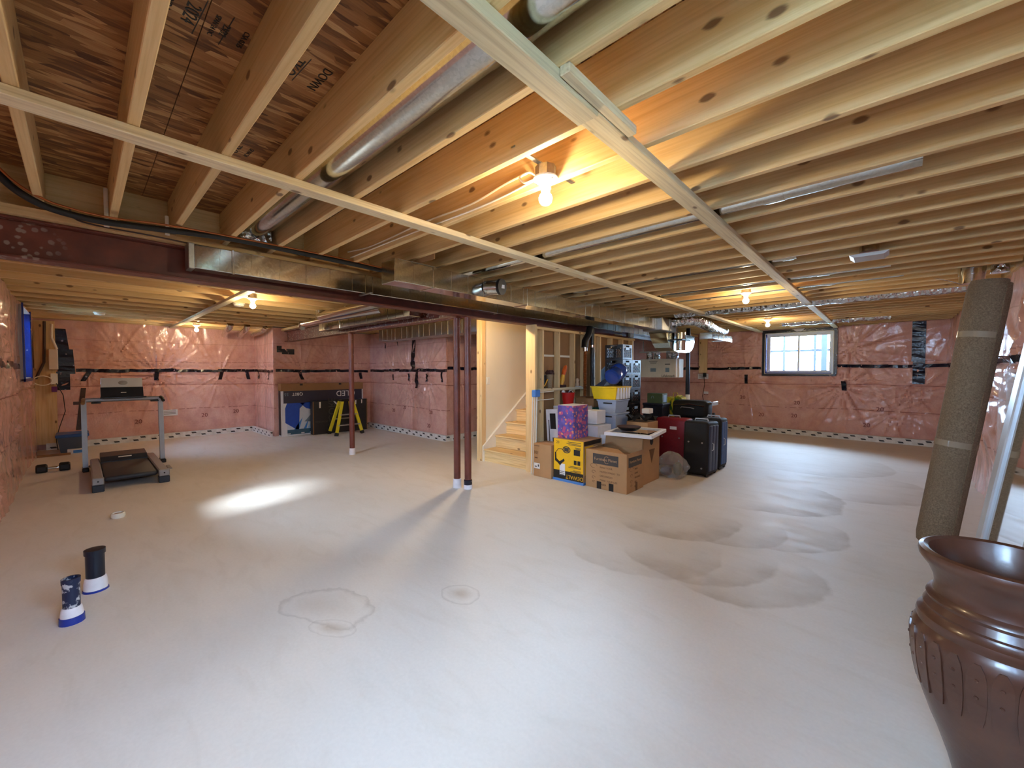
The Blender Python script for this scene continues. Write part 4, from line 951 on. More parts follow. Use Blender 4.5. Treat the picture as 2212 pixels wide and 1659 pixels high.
MB().tube([(-11.1, -.30, 1.22), (-11.12, -.22, 1.0), (-11.14, -.20, .7), (-11.12, -.28, .4), (-11.0, -.32, .2), (-10.9, -.3, .02)], .006, 6).build('hanging_wire', M['black_rubber'], t, smooth=True)

# television cartons
t = thing('tv_carton', 'large blue and violet television carton with brown lid against the pink wall', 'carton', (-9.77, 3.9, 0))
B(-9.86, -9.68, 2.985, 4.86, 0, 1.03, .003).build('body', M['white_card'], t); B(-9.865, -9.675, 2.98, 4.865, 1.0, 1.165, .004).build('lid', M['card_d'], t)
fx = -9.679
decal((fx, 3.93, .865), (0, 1, 0), (0, 0, 1), 1.80, .27, M['violet_print'], t, 'header_print')
decal((fx, 3.95, .39), (0, 1, 0), (0, 0, 1), 1.70, .68, M['art_white'], t, 'picture_panel')
P3 = lambda pts: [(fx + .0014, y, z) for y, z in pts]
poly_decal(P3([(3.06, .30), (3.06, .62), (3.10, .73), (3.48, .73), (3.36, .60), (3.34, .10)]), (1, 0, 0), M['art_blue'], t, 'picture_shape')
poly_decal(P3([(3.36, .73), (3.85, .73), (3.85, .52), (3.5, .60)]), (1, 0, 0), M['art_blue'], t, 'picture_shape')
poly_decal(P3([(3.18, .05), (3.42, .40), (3.32, .05)]), (1, 0, 0), M['art_mid'], t, 'picture_shape')
poly_decal(P3([(3.40, .06), (3.55, .36), (3.48, .06)]), (1, 0, 0), M['art_mid'], t, 'picture_shape')
poly_decal(P3([(3.46, .30), (3.62, .48), (3.80, .44), (3.72, .28)]), (1, 0, 0), M['art_grey'], t, 'picture_shape')
poly_decal(P3([(3.45, .06), (3.60, .26), (3.80, .22), (3.80, .06)]), (1, 0, 0), M['art_lt'], t, 'picture_shape')
decal((fx + .002, 3.95, .085), (0, 1, 0), (0, 0, 1), 1.70, .11, M['teal_print'], t, 'footer_print')
text('QLED', .185, (fx + .002, 4.42, .915), (0, -1, 0), (0, 0, -1), M['white_print'], t, sx=1.0)
text('Q80T', .095, (fx + .002, 3.32, .93), (0, -1, 0), (0, 0, -1), M['white_print'], t); text('55', .09, (fx + .002, 3.09, .93), (0, -1, 0), (0, 0, -1), M['art_grey'], t)
for y, w in ((3.12, .09), (3.42, .07), (3.6, .05), (3.7, .04)): decal((fx + .003, y, .05), (0, 1, 0), (0, 0, 1), w, .022, M['white_print'], t, 'footer_mark')
for y in (3.40, 4.28): decal((fx - -.006, y, 1.14), (0, 1, 0), (0, 0, 1), .06, .04, M['black_print'], t, 'tape_tab')
decal((-9.768, 2.980, .52), (1, 0, 0), (0, 0, 1), .13, .98, M['black_card'], t, 'side_print')
t = thing('tv_carton', 'smaller black television carton leaning before the violet one', 'carton', (-9.55, 4.2, 0))
B(-9.60, -9.46, 3.56, 4.86, 0, .76, .004).build('body', M['black_card'], t); gx = -9.459
for y in (3.57, 4.85): decal((gx, y, .38), (0, 1, 0), (0, 0, 1), .02, .74, M['card_in'], t, 'worn_edge')
text('CORE', .23, (gx + .001, 3.98, .55), (0, 0, 1), (0, 1, 0), M['grey_print'], t, sx=.9); text('ENGINE POWERED', .06, (gx + .001, 3.86, .29), (0, -1, 0), (0, 0, -1), M['grey_print'], t); text('LED TV', .06, (gx + .001, 3.98, .21), (0, -1, 0), (0, 0, -1), M['grey_print'], t)
for pts in ([(3.70, .60), (3.70, .74), (3.74, .74), (3.735, .60)], [(4.02, .74), (4.06, .74), (4.20, .60), (4.15, .59)], [(4.55, .64), (4.55, .74), (4.58, .74), (4.575, .64)], [(4.70, .66), (4.70, .75), (4.73, .75), (4.725, .66)]):
    poly_decal([(gx + .001, y, z) for y, z in pts], (1, 0, 0), M['white_print'], t, 'torn_tape')

t = thing('stepladder', 'small yellow stepladder with black feet beside the single steel post', 'ladder', (-9.15, 4.15, 0))
legs = {'a': ((-8.90, 3.84, 0), (-9.07, 4.06, .76)), 'b': ((-8.92, 4.46, 0), (-9.07, 4.30, .76)), 'c': ((-9.38, 3.88, 0), (-9.21, 4.06, .76)), 'd': ((-9.38, 4.46, 0), (-9.21, 4.30, .76))}
def rail(p, q, w, mat, nm):
    p = Vector(p); q = Vector(q); d = (q - p).normalized(); s = Vector((0, 1, 0)); s = (s - d * s.dot(d)).normalized(); n = d.cross(s)
    vs = []
    for c in (p, q):
        for a, b in ((-1, -1), (1, -1), (1, 1), (-1, 1)): vs.append(c + s * a * w / 2 + n * b * w * .35)
    return MB().add(vs, [(0, 1, 2, 3), (4, 7, 6, 5), (0, 4, 5, 1), (1, 5, 6, 2), (2, 6, 7, 3), (3, 7, 4, 0)]).build(nm, mat, t)
for k, (p, q) in legs.items():
    p = Vector(p); q = Vector(q); r_ = rail(p + (q - p) * .06, q, .06, M['ladder'], 'rail'); rail(p, p + (q - p) * .09, .075, M['black_rubber'], 'foot')
for f in (.30, .60):
    a = Vector(legs['a'][0]).lerp(Vector(legs['a'][1]), f); b = Vector(legs['b'][0]).lerp(Vector(legs['b'][1]), f)
    MB().box(a.x - .05, a.x + .03, a.y, b.y, a.z - .012, a.z + .012, .003).build('step', M['alu'], t)
a = Vector(legs['c'][0]).lerp(Vector(legs['c'][1]), .45); b = Vector(legs['d'][0]).lerp(Vector(legs['d'][1]), .45); MB().tube([a, b], .014, 8).build('brace', M['alu'], t, smooth=True)
B(-9.25, -9.03, 4.02, 4.34, .755, .80, .012).build('top_cap', M['black_plastic'], t)

# pipe stubs rising through the slab
def stub(x, y, h, r, capped, mt, label, foot):
    t = thing('drain_stub', label, 'pipe', (x, y, 0))
    MB().lathe([(r, .05), (r, h - .03)] + ([(r + .006, h - .03), (r + .006, h), (r * .5, h + .002), (0, h + .002)] if capped else [(r + .003, h - .03), (r + .004, h), (r - .006, h), (r - .006, h - .05)]), (x, y, 0), 24).build('pipe', M[mt], t, smooth=True)
    f = MB().lathe([(r + .012, 0), (r + .012, .05), (r + .006, .085), (r + .001, .09)], (x, y, 0), 24).build('foam_collar', M['wrap_white'], t, smooth=True)
    MB().lathe([(r + .018, .0), (r + .016, foot), (r + .010, foot + .003)], (x, y, 0), 24).build('blue_tape', M['tape_blue'], t, smooth=True)
stub(-3.775, .04, .27, .046, True, 'abs', 'capped black drain pipe stub with white collar, the farther of the pair', .010)
stub(-3.385, -.062, .255, .036, False, 'abs_dust', 'plaster-splashed dark pipe stub with white and blue collar, nearest on the left', .038)
t = thing('drain_ring', 'small white ring of a capped floor drain before the treadmill', 'drain', (-5.5, .225, 0))
MB().lathe([(.048, 0), (.056, .02), (.052, .045), (.042, .048), (.040, .03)], (-5.5, .225, 0), 20).build('ring', M['porcelain'], t, smooth=True); MB().lathe([(.040, .036), (0, .038)], (-5.5, .225, 0), 20).build('cap', M['card_d'], t)

# ------------------------------------------------------------------ right edge: carpet roll, mirror, pot
t = thing('carpet_roll', 'tall taupe rolled carpet leaning against the right wall', 'carpet', (.30, 4.66, 0))
p0, p1 = Vector((.302, 4.66, .035)), Vector((.56, 4.76, 2.10)); ax = (p1 - p0).normalized(); u = Vector((0, 1, 0)); u = (u - ax * u.dot(ax)).normalized(); w_ = ax.cross(u)
pts = [p0 + ax * (p1 - p0).length * f for f in (0, .01, .04, .5, .96, 1.0)]
MB().tube(pts, [.085, .108, .117, .118, .118, .112], 40).build('roll', M['carpet'], t, smooth=True)
sp = [p1 + (u * math.cos(a * .35) + w_ * math.sin(a * .35)) * (.112 - .0013 * a) + ax * (.012 - .00005 * a) for a in range(80)]
vs = []; [vs.extend((q - ax * .03, q + ax * (.012 + .004 * math.sin(i * .7)))) for i, q in enumerate(sp)]
sl = MB().add(vs, [(2 * i, 2 * i + 2, 2 * i + 3, 2 * i + 1) for i in range(79)]).build('spiral_edge', M['carpet'], t, smooth=True)
fl_ = []; side = (u * -.80 + w_ * -.6).normalized()
for f in (.02, .99):
    c = p0.lerp(p1, f)
    for r_ in (.116, .126): fl_.append(c + side * r_)
side2 = (u * -.55 + w_ * -.83).normalized()
for f in (.02, .99):
    c = p0.lerp(p1, f)
    for r_ in (.116, .122): fl_.append(c + side2 * r_)
MB().add(fl_, [(0, 2, 3, 1), (1, 3, 7, 5), (4, 5, 7, 6), (0, 1, 5, 4), (2, 6, 7, 3)]).build('outer_flap', M['carpet'], t)
for f in (.40, .81): MB().tube([p0.lerp(p1, f - .011), p0.lerp(p1, f + .011)], .1205, 40, False).build('tape_band', M['packtape'], t, smooth=True)

t = thing('leaning_mirror', 'large pale-framed mirror leaning on the right wall behind the urn', 'mirror', (.5, 3.4, 0))
MX = Matrix.Translation((.375, 3.84, 0)) @ Matrix.Rotation(R(7.6), 4, 'Y')
fw = .15
for (a, b, c, d) in ((-fw, 0, 0, 1.95), (-1.1, -1.1 + fw, 0, 1.95), (-1.1 + fw, -fw, 0, fw), (-1.1 + fw, -fw, 1.95 - fw, 1.95)): MB().box(0, .035, a, b, c, d, .008, M=MX).build('frame_rail', M['light_silver'], t)
MB().box(.016, .022, -1.1 + fw - .005, -fw + .005, fw - .005, 1.95 - fw + .005, M=MX).build('mirror_glass', M['mirror'], t)
MB().box(.0225, .032, -1.1 + fw - .005, -fw + .005, fw - .005, 1.95 - fw + .005, M=MX).build('backing_board', M['card_d'], t)
t = thing('poly_offcut', 'loose crumpled sheet of clear poly hanging between carpet roll and mirror', 'plastic sheet', (.72, 4.35, 0))
vs = [(.62 + .06 * math.sin(i * 1.9) + .10 * (1 - j / 8) * 0, 4.18 + i * .028 + .012 * math.sin(j * 1.7 + i), .55 + j * .11 + .02 * math.sin(i)) for j in range(9) for i in range(7)]
o_ = MB().add(vs, [(j * 7 + i, j * 7 + i + 1, (j + 1) * 7 + i + 1, (j + 1) * 7 + i) for j in range(8) for i in range(6)]).build('sheet', M['clearbag'], t, smooth=True)

t = thing('clay_urn', 'large brown glazed clay urn with raised petal band in the near right corner', 'urn', (.298, 2.074, 0))
prof = [(.0, .0), (.095, 0), (.10, .02), (.118, .09), (.146, .175), (.164, .22), (.19, .30), (.209, .385), (.2175, .46), (.218, .50), (.213, .535), (.203, .552), (.206, .568), (.203, .582), (.190, .592), (.186, .603), (.189, .612), (.184, .622), (.178, .634), (.182, .645), (.178, .655), (.166, .664),
        (.161, .684), (.164, .71), (.178, .745), (.192, .765), (.202, .780), (.205, .795), (.202, .807), (.190, .812), (.178, .806), (.168, .78), (.152, .72), (.148, .68), (.17, .58), (.19, .48), (.15, .3), (.08, .06), (.0, .05)]
MB().lathe(prof, (.298, 2.074, 0), 64).build('body', M['pot'], t, smooth=True)
for k in range(26):                      # raised petal panels with two studs each
    a = 2 * math.pi * k / 26; cs, sn = math.cos(a), math.sin(a)
    def rad(z): 
        for i in range(1, 10):
            if prof[i][1] <= z <= prof[i + 1][1]:
                f = (z - prof[i][1]) / (prof[i + 1][1] - prof[i][1]); return prof[i][0] + f * (prof[i + 1][0] - prof[i][0])
        return .21
    vs = []; rows = [(.325, .55), (.36, .80), (.40, .95), (.44, .95), (.48, .90), (.505, .70), (.525, .30)]
    for z, wf in rows:
        for s in (-1, 1):
            da = s * wf * math.pi / 26 * .92; r_ = rad(z)
            for dr in (.0, .0045): vs.append((.298 + (r_ + dr) * math.cos(a + da), 2.074 + (r_ + dr) * math.sin(a + da), z))
    fs = []
    for i in range(len(rows) - 1):
        q = i * 4; fs += [(q + 1, q + 3, q + 7, q + 5), (q, q + 1, q + 5, q + 4), (q + 2, q + 6, q + 7, q + 3)]
    fs += [(0, 2, 3, 1), (len(rows) * 4 - 4, len(rows) * 4 - 3, len(rows) * 4 - 1, len(rows) * 4 - 2)]
    pt = MB().add(vs, fs).build('petal', M['pot'], t)
    for z in (.42, .475):
        r_ = rad(z) + .0025; MB().lathe([(.006, 0), (.0045, .003), (0, .004)], (0, 0, 0), 8, Matrix.Translation((.298 + r_ * cs, 2.074 + r_ * sn, z)) @ Matrix.Rotation(a, 4, 'Z') @ Matrix.Rotation(R(90), 4, 'Y')).build('stud', M['pot'], pt)

# ------------------------------------------------------------------ the heap of stored goods in the middle
def carton(name, label, x0, x1, y0, y1, z0, z1, mt='card', cat='carton', b=.004, seam=True):
    t = thing(name, label, cat, ((x0 + x1) / 2, (y0 + y1) / 2, z0)); B(x0, x1, y0, y1, z0, z1, b).build('body', M[mt], t)
    if seam and z1 - z0 > .1: decal(((x0 + x1) / 2, (y0 + y1) / 2, z1 + .0004), (1, 0, 0), (0, 1, 0), x1 - x0 - .01, .05, M['tan_print' if 'card' == mt[:4] else 'white_print'], t, 'sealing_tape')
    return t
FY = (1, 0, 0), (0, 0, 1)               # right/up on a face looking at -y
FX = (0, 1, 0), (0, 0, 1)               # right/up on a face looking at +x
# small brown carton
t = carton('brown_carton', 'small plain brown carton with white label at the left front of the heap', -3.548, -3.245, 4.24, 4.52, 0, .45)
y = 4.2392; text('301', .06, (-3.50, y, .325), *FY, M['brown_print'], t); decal((-3.50, y, .255), *FY, .05, .012, M['brown_print'], t, 'printed_line'); decal((-3.49, y, .42), *FY, .09, .008, M['brown_print'], t, 'printed_line')
decal((-3.485, y, .145), *FY, .10, .075, M['white_print'], t, 'shipping_label'); decal((-3.505, y - .001, .135), *FY, .035, .015, M['grey_print'], t, 'label_text'); decal((-3.46, y - .001, .15), *FY, .02, .03, M['grey_print'], t, 'label_text')
# yellow tool carton standing on its head, on a blue tray
t = carton('tool_carton', 'tall yellow and black tool carton standing upside down on a blue base', -3.225, -2.765, 4.275, 4.72, .03, .55, 'card', seam=True)
B(-3.235, -2.755, 4.265, 4.73, 0, .032, .002).build('blue_base', M['blue_strip'], t)
y = 4.2745; decal((-2.995, y, .345), *FY, .458, .41, M['yellow_card'], t, 'front_print'); decal((-2.995, y, .085), *FY, .458, .11, M['black_print'], t, 'front_band')
y -= .0013
text('DEWALT', .072, (-2.90, y, .075), (-1, 0, 0), (0, 0, -1), M['yellow_card'], t, sx=.9)
decal((-2.765 + .0, 4.49, .52), (0, 1, 0), (0, 0, 1), .40, .055, M['black_print'], t, 'side_band'); decal((-2.765, 4.41, .30), *FX, .20, .36, M['yellow_card'], t, 'side_print')
decal((-3.085, y, .155), *FY, .085, .15, M['white_print'], t, 'shipping_label')
for k in range(3): decal((-3.085, y - .0012, .13 - .022 * k), *FY, .07, .008, M['grey_print'], t, 'label_text')
decal((-2.86, y, .40), *FY, .095, .075, M['black_print'], t, 'picture_panel'); 
for q in (-2.885, -2.83): decal((q, y, .27), *FY, .042, .055, M['black_print'], t, 'picture_panel')
for k, (w, z) in enumerate(((.20, .525), (.22, .505), (.19, .49), (.09, .46), (.08, .445), (.17, .215), (.19, .20), (.11, .165), (.16, .15))): decal((-2.80 - w / 2, y, z), *FY, w, .007, M['grey_print'], t, 'printed_line')
text('20', .05, (-3.16, y, .505), *FY, M['grey_print'], t)
saw = [(-3.205, .37), (-3.185, .37), (-3.18, .29), (-3.13, .255), (-3.06, .30), (-3.05, .27), (-3.09, .24), (-3.12, .20), (-3.16, .235), (-3.205, .26)]
poly_decal([(px_, y, pz) for px_, pz in saw], (0, -1, 0), M['black_print'], t, 'saw_picture')
MB().tube([(-3.02 + .055 * math.cos(a * .35), y, .42 + .04 * math.sin(a * .35)) for a in range(19)], .007, 6).build('saw_picture', M['grey_print'], t); decal((-3.02, y, .42), *FY, .07, .05, M['grey_print'], t, 'saw_picture')
MB().tube([(-3.19, y, .37), (-3.15, y, .42), (-3.10, y, .425), (-3.065, y, .40)], .004, 6).build('saw_picture', M['black_print'], t)
# furniture carton, open
t = thing('open_carton', 'open brown moving carton with dark printed banner at the front of the heap', 'carton', (-2.47, 4.5, 0))
X0, X1, Y0, Y1, HH = -2.745, -2.19, 4.30, 4.735, .47
for nm, bx in (('front_panel', (X0, X1, Y0, Y0 + .006)), ('back_panel', (X0, X1, Y1 - .006, Y1)), ('left_panel', (X0, X0 + .006, Y0 + .006, Y1 - .006)), ('right_panel', (X1 - .006, X1, Y0 + .006, Y1 - .006))): B(*bx, 0, HH, .001).build(nm, M['card'], t)
B(X0 + .006, X1 - .006, Y0 + .006, Y1 - .006, 0, .40).build('contents', M['card_in'], t)
def flap(pts): MB().add(pts + [(a, b, c - .005) for a, b, c in pts], [(0, 1, 2, 3), (7, 6, 5, 4), (0, 4, 5, 1), (1, 5, 6, 2), (2, 6, 7, 3), (3, 7, 4, 0)]).build('flap', M['card'], t)
flap([(X0 + .01, Y0 + .004, HH), (X1 - .03, Y0 + .004, HH), (X1 - .20, Y0 + .17, HH + .012), (X0 + .04, Y0 + .17, HH + .02)])
flap([(X0, Y0 + .02, HH), (X0, Y1 - .02, HH), (X0 + .14, Y1 - .03, HH + .05), (X0 + .14, Y0 + .04, HH + .05)])
flap([(X1, Y0 + .02, HH), (X1, Y1 - .01, HH), (X1 + .012, Y1 - .01, HH - .05), (X1 + .014, Y0 + .02, HH - .04)])
flap([(X0 + .02, Y1, HH), (X1 - .02, Y1, HH), (X1 - .02, Y1 + .02, HH + .14), (X0 + .02, Y1 + .02, HH + .14)])
y = Y0 - .0003
decal((-2.47, y, .365), *FY, .345, .125, M['grey_print'], t, 'banner'); text('Furniture Planet', .047, (-2.47, y - .0013, .365), *FY, M['tan_print'], t)
MB().tube([(-2.452 + .035 * math.cos(a * .3), y - .001, .365 + .042 * math.sin(a * .3)) for a in range(3, 19)], .003, 5).build('banner_logo', M['tan_print'], t)
decal((X1 + .0003, 4.515, .365), *FX, .345, .125, M['grey_print'], t, 'banner'); text('Furniture Planet', .045, (X1 + .0016, 4.515, .365), *FX, M['tan_print'], t)
for k, s_ in enumerate(('MAKE YOUR', 'HOME/CONDO  TO', 'ORGANIZED', 'MAKE  YOUR LIFE', 'EASIER')): text(s_, .030, (-2.545, y, .265 - .052 * k), *FY, M['brown_print'], t, align='LEFT')
for k, s_ in enumerate(('MAKE', 'HOME', 'ORGANIZE', 'LIFE', 'EASY')): text(s_, .030, (X1 + .0003, 4.50, .265 - .052 * k), *FX, M['brown_print'], t, align='LEFT')
for k, z in enumerate((.275, .20, .13, .08)):
    r_ = (.035, .02, .018, .014)[k]; MB().tube([(-2.63 + r_ * math.cos(a * .5) * 1.3, y, z + r_ * math.sin(a * .5) * .8) for a in range(11)], .002, 5).build('printed_icon', M['brown_print'], t)
    MB().tube([(X1, 4.42 + r_ * math.cos(a * .5) * 1.3, z + r_ * math.sin(a * .5) * .8) for a in range(11)], .002, 5).build('printed_icon', M['brown_print'], t)
for q in (-2.555, -2.39): decal((q, y, .045), *FY, .062, .09, M['black_print'], t, 'black_tape')
decal((X1 + .0003, 4.55, .05), *FX, .05, .10, M['brown_print'], t, 'black_tape')
# tall carton with triangles
t = carton('tall_carton', 'tall brown carton with dark triangle marks under the white-framed mirror', -2.74, -2.215, 4.785, 5.27, 0, .61)
poly_decal([(-2.58, 4.7845, .575), (-2.37, 4.7845, .575), (-2.475, 4.7845, .46)], (0, -1, 0), M['brown_print'], t, 'triangle_print'); decal((-2.475, 4.783, .565), *FY, .035, .035, M['white_print'], t, 'leaf_print')
poly_decal([(-2.2145, 4.95, .43), (-2.2145, 5.12, .43), (-2.2145, 5.03, .25)], (1, 0, 0), M['brown_print'], t, 'triangle_print'); MB().lathe([(.045, 0), (.045, .003), (0, .003)], (0, 0, 0), 16, Matrix.Translation((-2.2148, 5.02, .53)) @ Matrix.Rotation(R(90), 4, 'Y')).build('hand_hole', M['black_print'], t)
t = thing('framed_mirror', 'square white-framed mirror lying flat on the tall brown carton', 'mirror', (-2.45, 5.0, .612))
MX = Matrix.Translation((-2.41, 4.98, .614)) @ Matrix.Rotation(R(9), 4, 'Z')
for (a, b, c, d) in ((-.30, .30, -.36, -.31), (-.30, .30, .31, .36), (-.30, -.25, -.31, .31), (.25, .30, -.31, .31)): MB().box(a, b, c, d, 0, .045, .004, M=MX).build('frame_rail', M['white_card'], t)
MB().box(-.25, .25, -.31, .31, .004, .03, M=MX).build('mirror_glass', M['mirror'], t)
t = thing('black_bowl', 'black shallow bowl on the flat white-framed mirror', 'bowl', (-2.47, 4.93, .66))
MB().lathe([(.0, .0), (.10, .0), (.14, .03), (.15, .045), (.145, .045), (.10, .012), (0, .01)], (-2.48, 4.92, .66), 28).build('bowl', M['black_plastic'], t, smooth=True); MB().lathe([(.152, .046), (.155, .05), (.150, .054)], (-2.48, 4.92, .66), 28).build('rim', M['petal'], t, smooth=True)
# gift bag
t = thing('gift_bag', 'purple floral gift bag standing on the yellow tool carton', 'gift bag', (-3.1, 4.5, .552))
MB().box(-3.215, -2.965, 4.345, 4.69, .552, .985, .003, M=None).build('bag', M['gift'], t)
B(-2.968, -2.962, 4.345, 4.69, .552, .66).build('bottom_fold', M['gift'], t); B(-3.21, -2.97, 4.35, 4.685, .985, .988).build('opening', M['white_card'], t)
# drying rack and white cartons
t = thing('drying_rack', 'folded white drying rack with blue joint leaning at the stud wall end', 'drying rack', (-3.56, 4.40, 0))
for k, (x_, y_) in enumerate(((-3.589, 4.27), (-3.578, 4.30), (-3.567, 4.33), (-3.584, 4.36))): MB().tube([(x_, y_ - .03, .0), (x_, y_, 1.16)], .008, 8).build('tube', M['porcelain'], t, smooth=True)
B(-3.598, -3.53, 4.25, 4.37, 1.08, 1.18, .01).build('blue_joint', M['blue_strip'], t)
for z in (1.14, 1.03): MB().tube([(-3.57, 4.34, z), (-3.57, 4.72, z + .005)], .007, 8).build('cross_rod', M['porcelain'], t, smooth=True)
t = thing('slim_white_carton', 'slim white carton with a dark photo print leaning behind the gift bag', 'carton', (-3.45, 4.6, 0))
MX = Matrix.Translation((-3.42, 4.57, 0)) @ Matrix.Rotation(R(-4), 4, 'Y'); MB().box(-.10, .10, -.02, .06, 0, .90, .003, M=MX).build('body', M['white_card'], t)
MB().box(-.03, .07, -.0215, -.02, .62, .84, M=MX).build('photo_print', M['black_print'], t); MB().box(-.06, -.045, -.0215, -.02, .30, .75, M=MX).build('printed_line', M['grey_print'], t); MB().box(-.0, .05, -.0215, -.02, .42, .5, M=MX).build('printed_mark', M['grey_print'], t)
t = carton('large_white_carton', 'large white carton under the red bucket', -3.59, -3.16, 4.74, 5.12, 0, .93, 'white_card')
t = thing('red_bucket', 'red plastic bucket of odds and ends on the large white carton', 'bucket', (-3.46, 4.93, .932))
MB().lathe([(.0, 0), (.072, 0), (.098, .18), (.104, .18), (.104, .19), (.095, .19), (.072, .02), (0, .02)], (-3.46, 4.93, .934), 24).build('pail', M['red_plastic'], t, smooth=True)
for k in range(6): MB().lathe([(0, -.03), (.025, -.015), (.03, .0), (.02, .02), (0, .03)], (-3.46 + .05 * math.cos(k), 4.93 + .05 * math.sin(k * 1.7), 1.12 + .01 * (k % 2)), 8).build('contents', M['white_card' if k % 2 else 'petal'], t, smooth=True)
MB().tube([(-3.46 + .1 * math.cos(a * .31), 4.93 + .02, 1.115 + .045 * math.sin(a * .31)) for a in range(11)], .004, 6).build('handle', M['chrome'], t, smooth=True)
carton('white_carton', 'upper white carton just right of the gift bag', -3.13, -2.93, 4.86, 5.10, .70, .885, 'white_card')
carton('white_carton', 'lower long white carton right of the gift bag', -3.14, -2.85, 4.76, 5.12, 0, .69, 'white_card')
carton('cream_carton', 'pale carton peeking out between the tool carton and the tall carton', -2.84, -2.75, 4.80, 5.1, 0, .58, 'white_card')
t = carton('shoe_carton', 'brown shoe carton with wavy lid left of the yellow crate', -3.52, -3.20, 5.22, 5.49, .90, 1.03, 'card_d'); B(-3.53, -3.33, 5.21, 5.48, 1.03, 1.045, .003).build('lid', M['card_in'], t); poly_decal([(-3.42, 5.219, .97), (-3.36, 5.219, .97), (-3.39, 5.219, .94)], (0, -1, 0), M['tan_print'], t, 'mark')
t = thing('green_tote', 'white tote with dark green lid beneath the brown shoe carton', 'tote', (-3.38, 5.4, 0)); MB().prism([(-3.52, 0), (-3.20, 0), (-3.17, .85), (-3.54, .85)], 'y', 5.20, 5.49).build('tub', M['white_card'], t); B(-3.545, -3.165, 5.19, 5.50, .85, .895, .01).build('lid', M['green_plastic'], t)
# clear bins with yellow crate on top
def bin_(label, x0, x1, y0, y1, z0, z1):
    t = thing('storage_bin', label, 'storage bin', ((x0 + x1) / 2, (y0 + y1) / 2, z0)); i = .025
    vs = [(x0 + i, y0 + i, z0), (x1 - i, y0 + i, z0), (x1 - i, y1 - i, z0), (x0 + i, y1 - i, z0), (x0, y0, z1 - .02), (x1, y0, z1 - .02), (x1, y1, z1 - .02), (x0, y1, z1 - .02)]
    MB().add(vs, [(0, 3, 2, 1), (0, 1, 5, 4), (1, 2, 6, 5), (2, 3, 7, 6), (3, 0, 4, 7), (4, 5, 6, 7)]).build('tub', M['bin'], t)
    B(x0 - .012, x1 + .012, y0 - .012, y1 + .012, z1 - .022, z1, .006).build('rim', M['bin'], t)
    B(x0 + .10, x0 + .24, y0 - .012, y0, z1 - .06, z1 - .04, .004).build('latch', M['black_plastic'], t)
    B(x0 + .06, x1 - .06, y0 + .05, y1 - .05, z0 + .01, z0 + .10).build('contents', M['art_grey'], t)
bx = (-3.09, -2.79, 5.14, 5.52)
carton('support_carton', 'plain carton at the bottom of the clear bin stack', -3.09, -2.79, 5.16, 5.52, 0, .58, 'card_d', seam=False)
bin_('lower clear storage bin with dark latch, directly above the plain carton', *bx, .582, .84); bin_('upper clear storage bin directly under the yellow crate', *bx, .842, 1.03)
t = thing('yellow_crate', 'yellow plastic crate with ribbed side on top of the clear bins', 'crate', (-2.96, 5.33, 1.032))
MB().add([(-3.15, 5.14, 1.034), (-2.80, 5.14, 1.034), (-2.80, 5.52, 1.034), (-3.15, 5.52, 1.034), (-3.18, 5.11, 1.215), (-2.77, 5.11, 1.215), (-2.77, 5.55, 1.215), (-3.18, 5.55, 1.215)], [(0, 3, 2, 1), (0, 1, 5, 4), (1, 2, 6, 5), (2, 3, 7, 6), (3, 0, 4, 7), (4, 5, 6, 7)]).build('tub', M['yellow_plastic'], t)
B(-3.19, -2.76, 5.10, 5.56, 1.20, 1.218, .004).build('rim', M['yellow_plastic'], t)
for k in range(5): MB().box(-2.80, -2.765, 5.15 + k * .08, 5.19 + k * .08, 1.04, 1.21, .003).build('rib', M['white_card'], t)
t = thing('water_jug', 'blue water cooler jug lying on the yellow crate', 'jug', (-3.0, 5.33, 1.22))
MB().lathe([(0, 0), (.10, 0), (.118, .02), (.12, .14), (.114, .15), (.12, .16), (.12, .26), (.10, .31), (.04, .35), (.03, .40), (0, .40)], (0, 0, 0), 28, Matrix.Translation((-2.90, 5.20, 1.342)) @ Matrix.Rotation(R(-86), 4, 'X') @ Matrix.Rotation(R(20), 4, 'X')).build('bottle', M['jug'], t, smooth=True)
t = thing('grey_cloth', 'dark grey cloth draped behind the blue jug', 'cloth', (-3.1, 5.4, 1.22)); MB().add([(-3.17, 5.20, 1.22), (-3.02, 5.2, 1.225), (-3.02, 5.45, 1.40), (-3.06, 5.5, 1.40), (-3.17, 5.5, 1.22), (-3.02, 5.5, 1.22)], [(0, 1, 2), (0, 2, 3), (0, 3, 4), (2, 5, 3), (3, 5, 4), (1, 5, 2), (0, 4, 5, 1)]).build('drape', M['bin_grey'], t)
t = thing('white_board', 'white board standing between the stud wall and the milk crates', 'screen', (-3.3, 5.7, 0)); MB().prism([(5.62, 0), (5.98, 0), (5.98, 1.80), (5.80, 1.80), (5.80, 1.55), (5.62, 1.45)], 'x', -3.32, -3.30).build('sheet', M['art_lt'], t)  # plain upright white board, one flat sheet

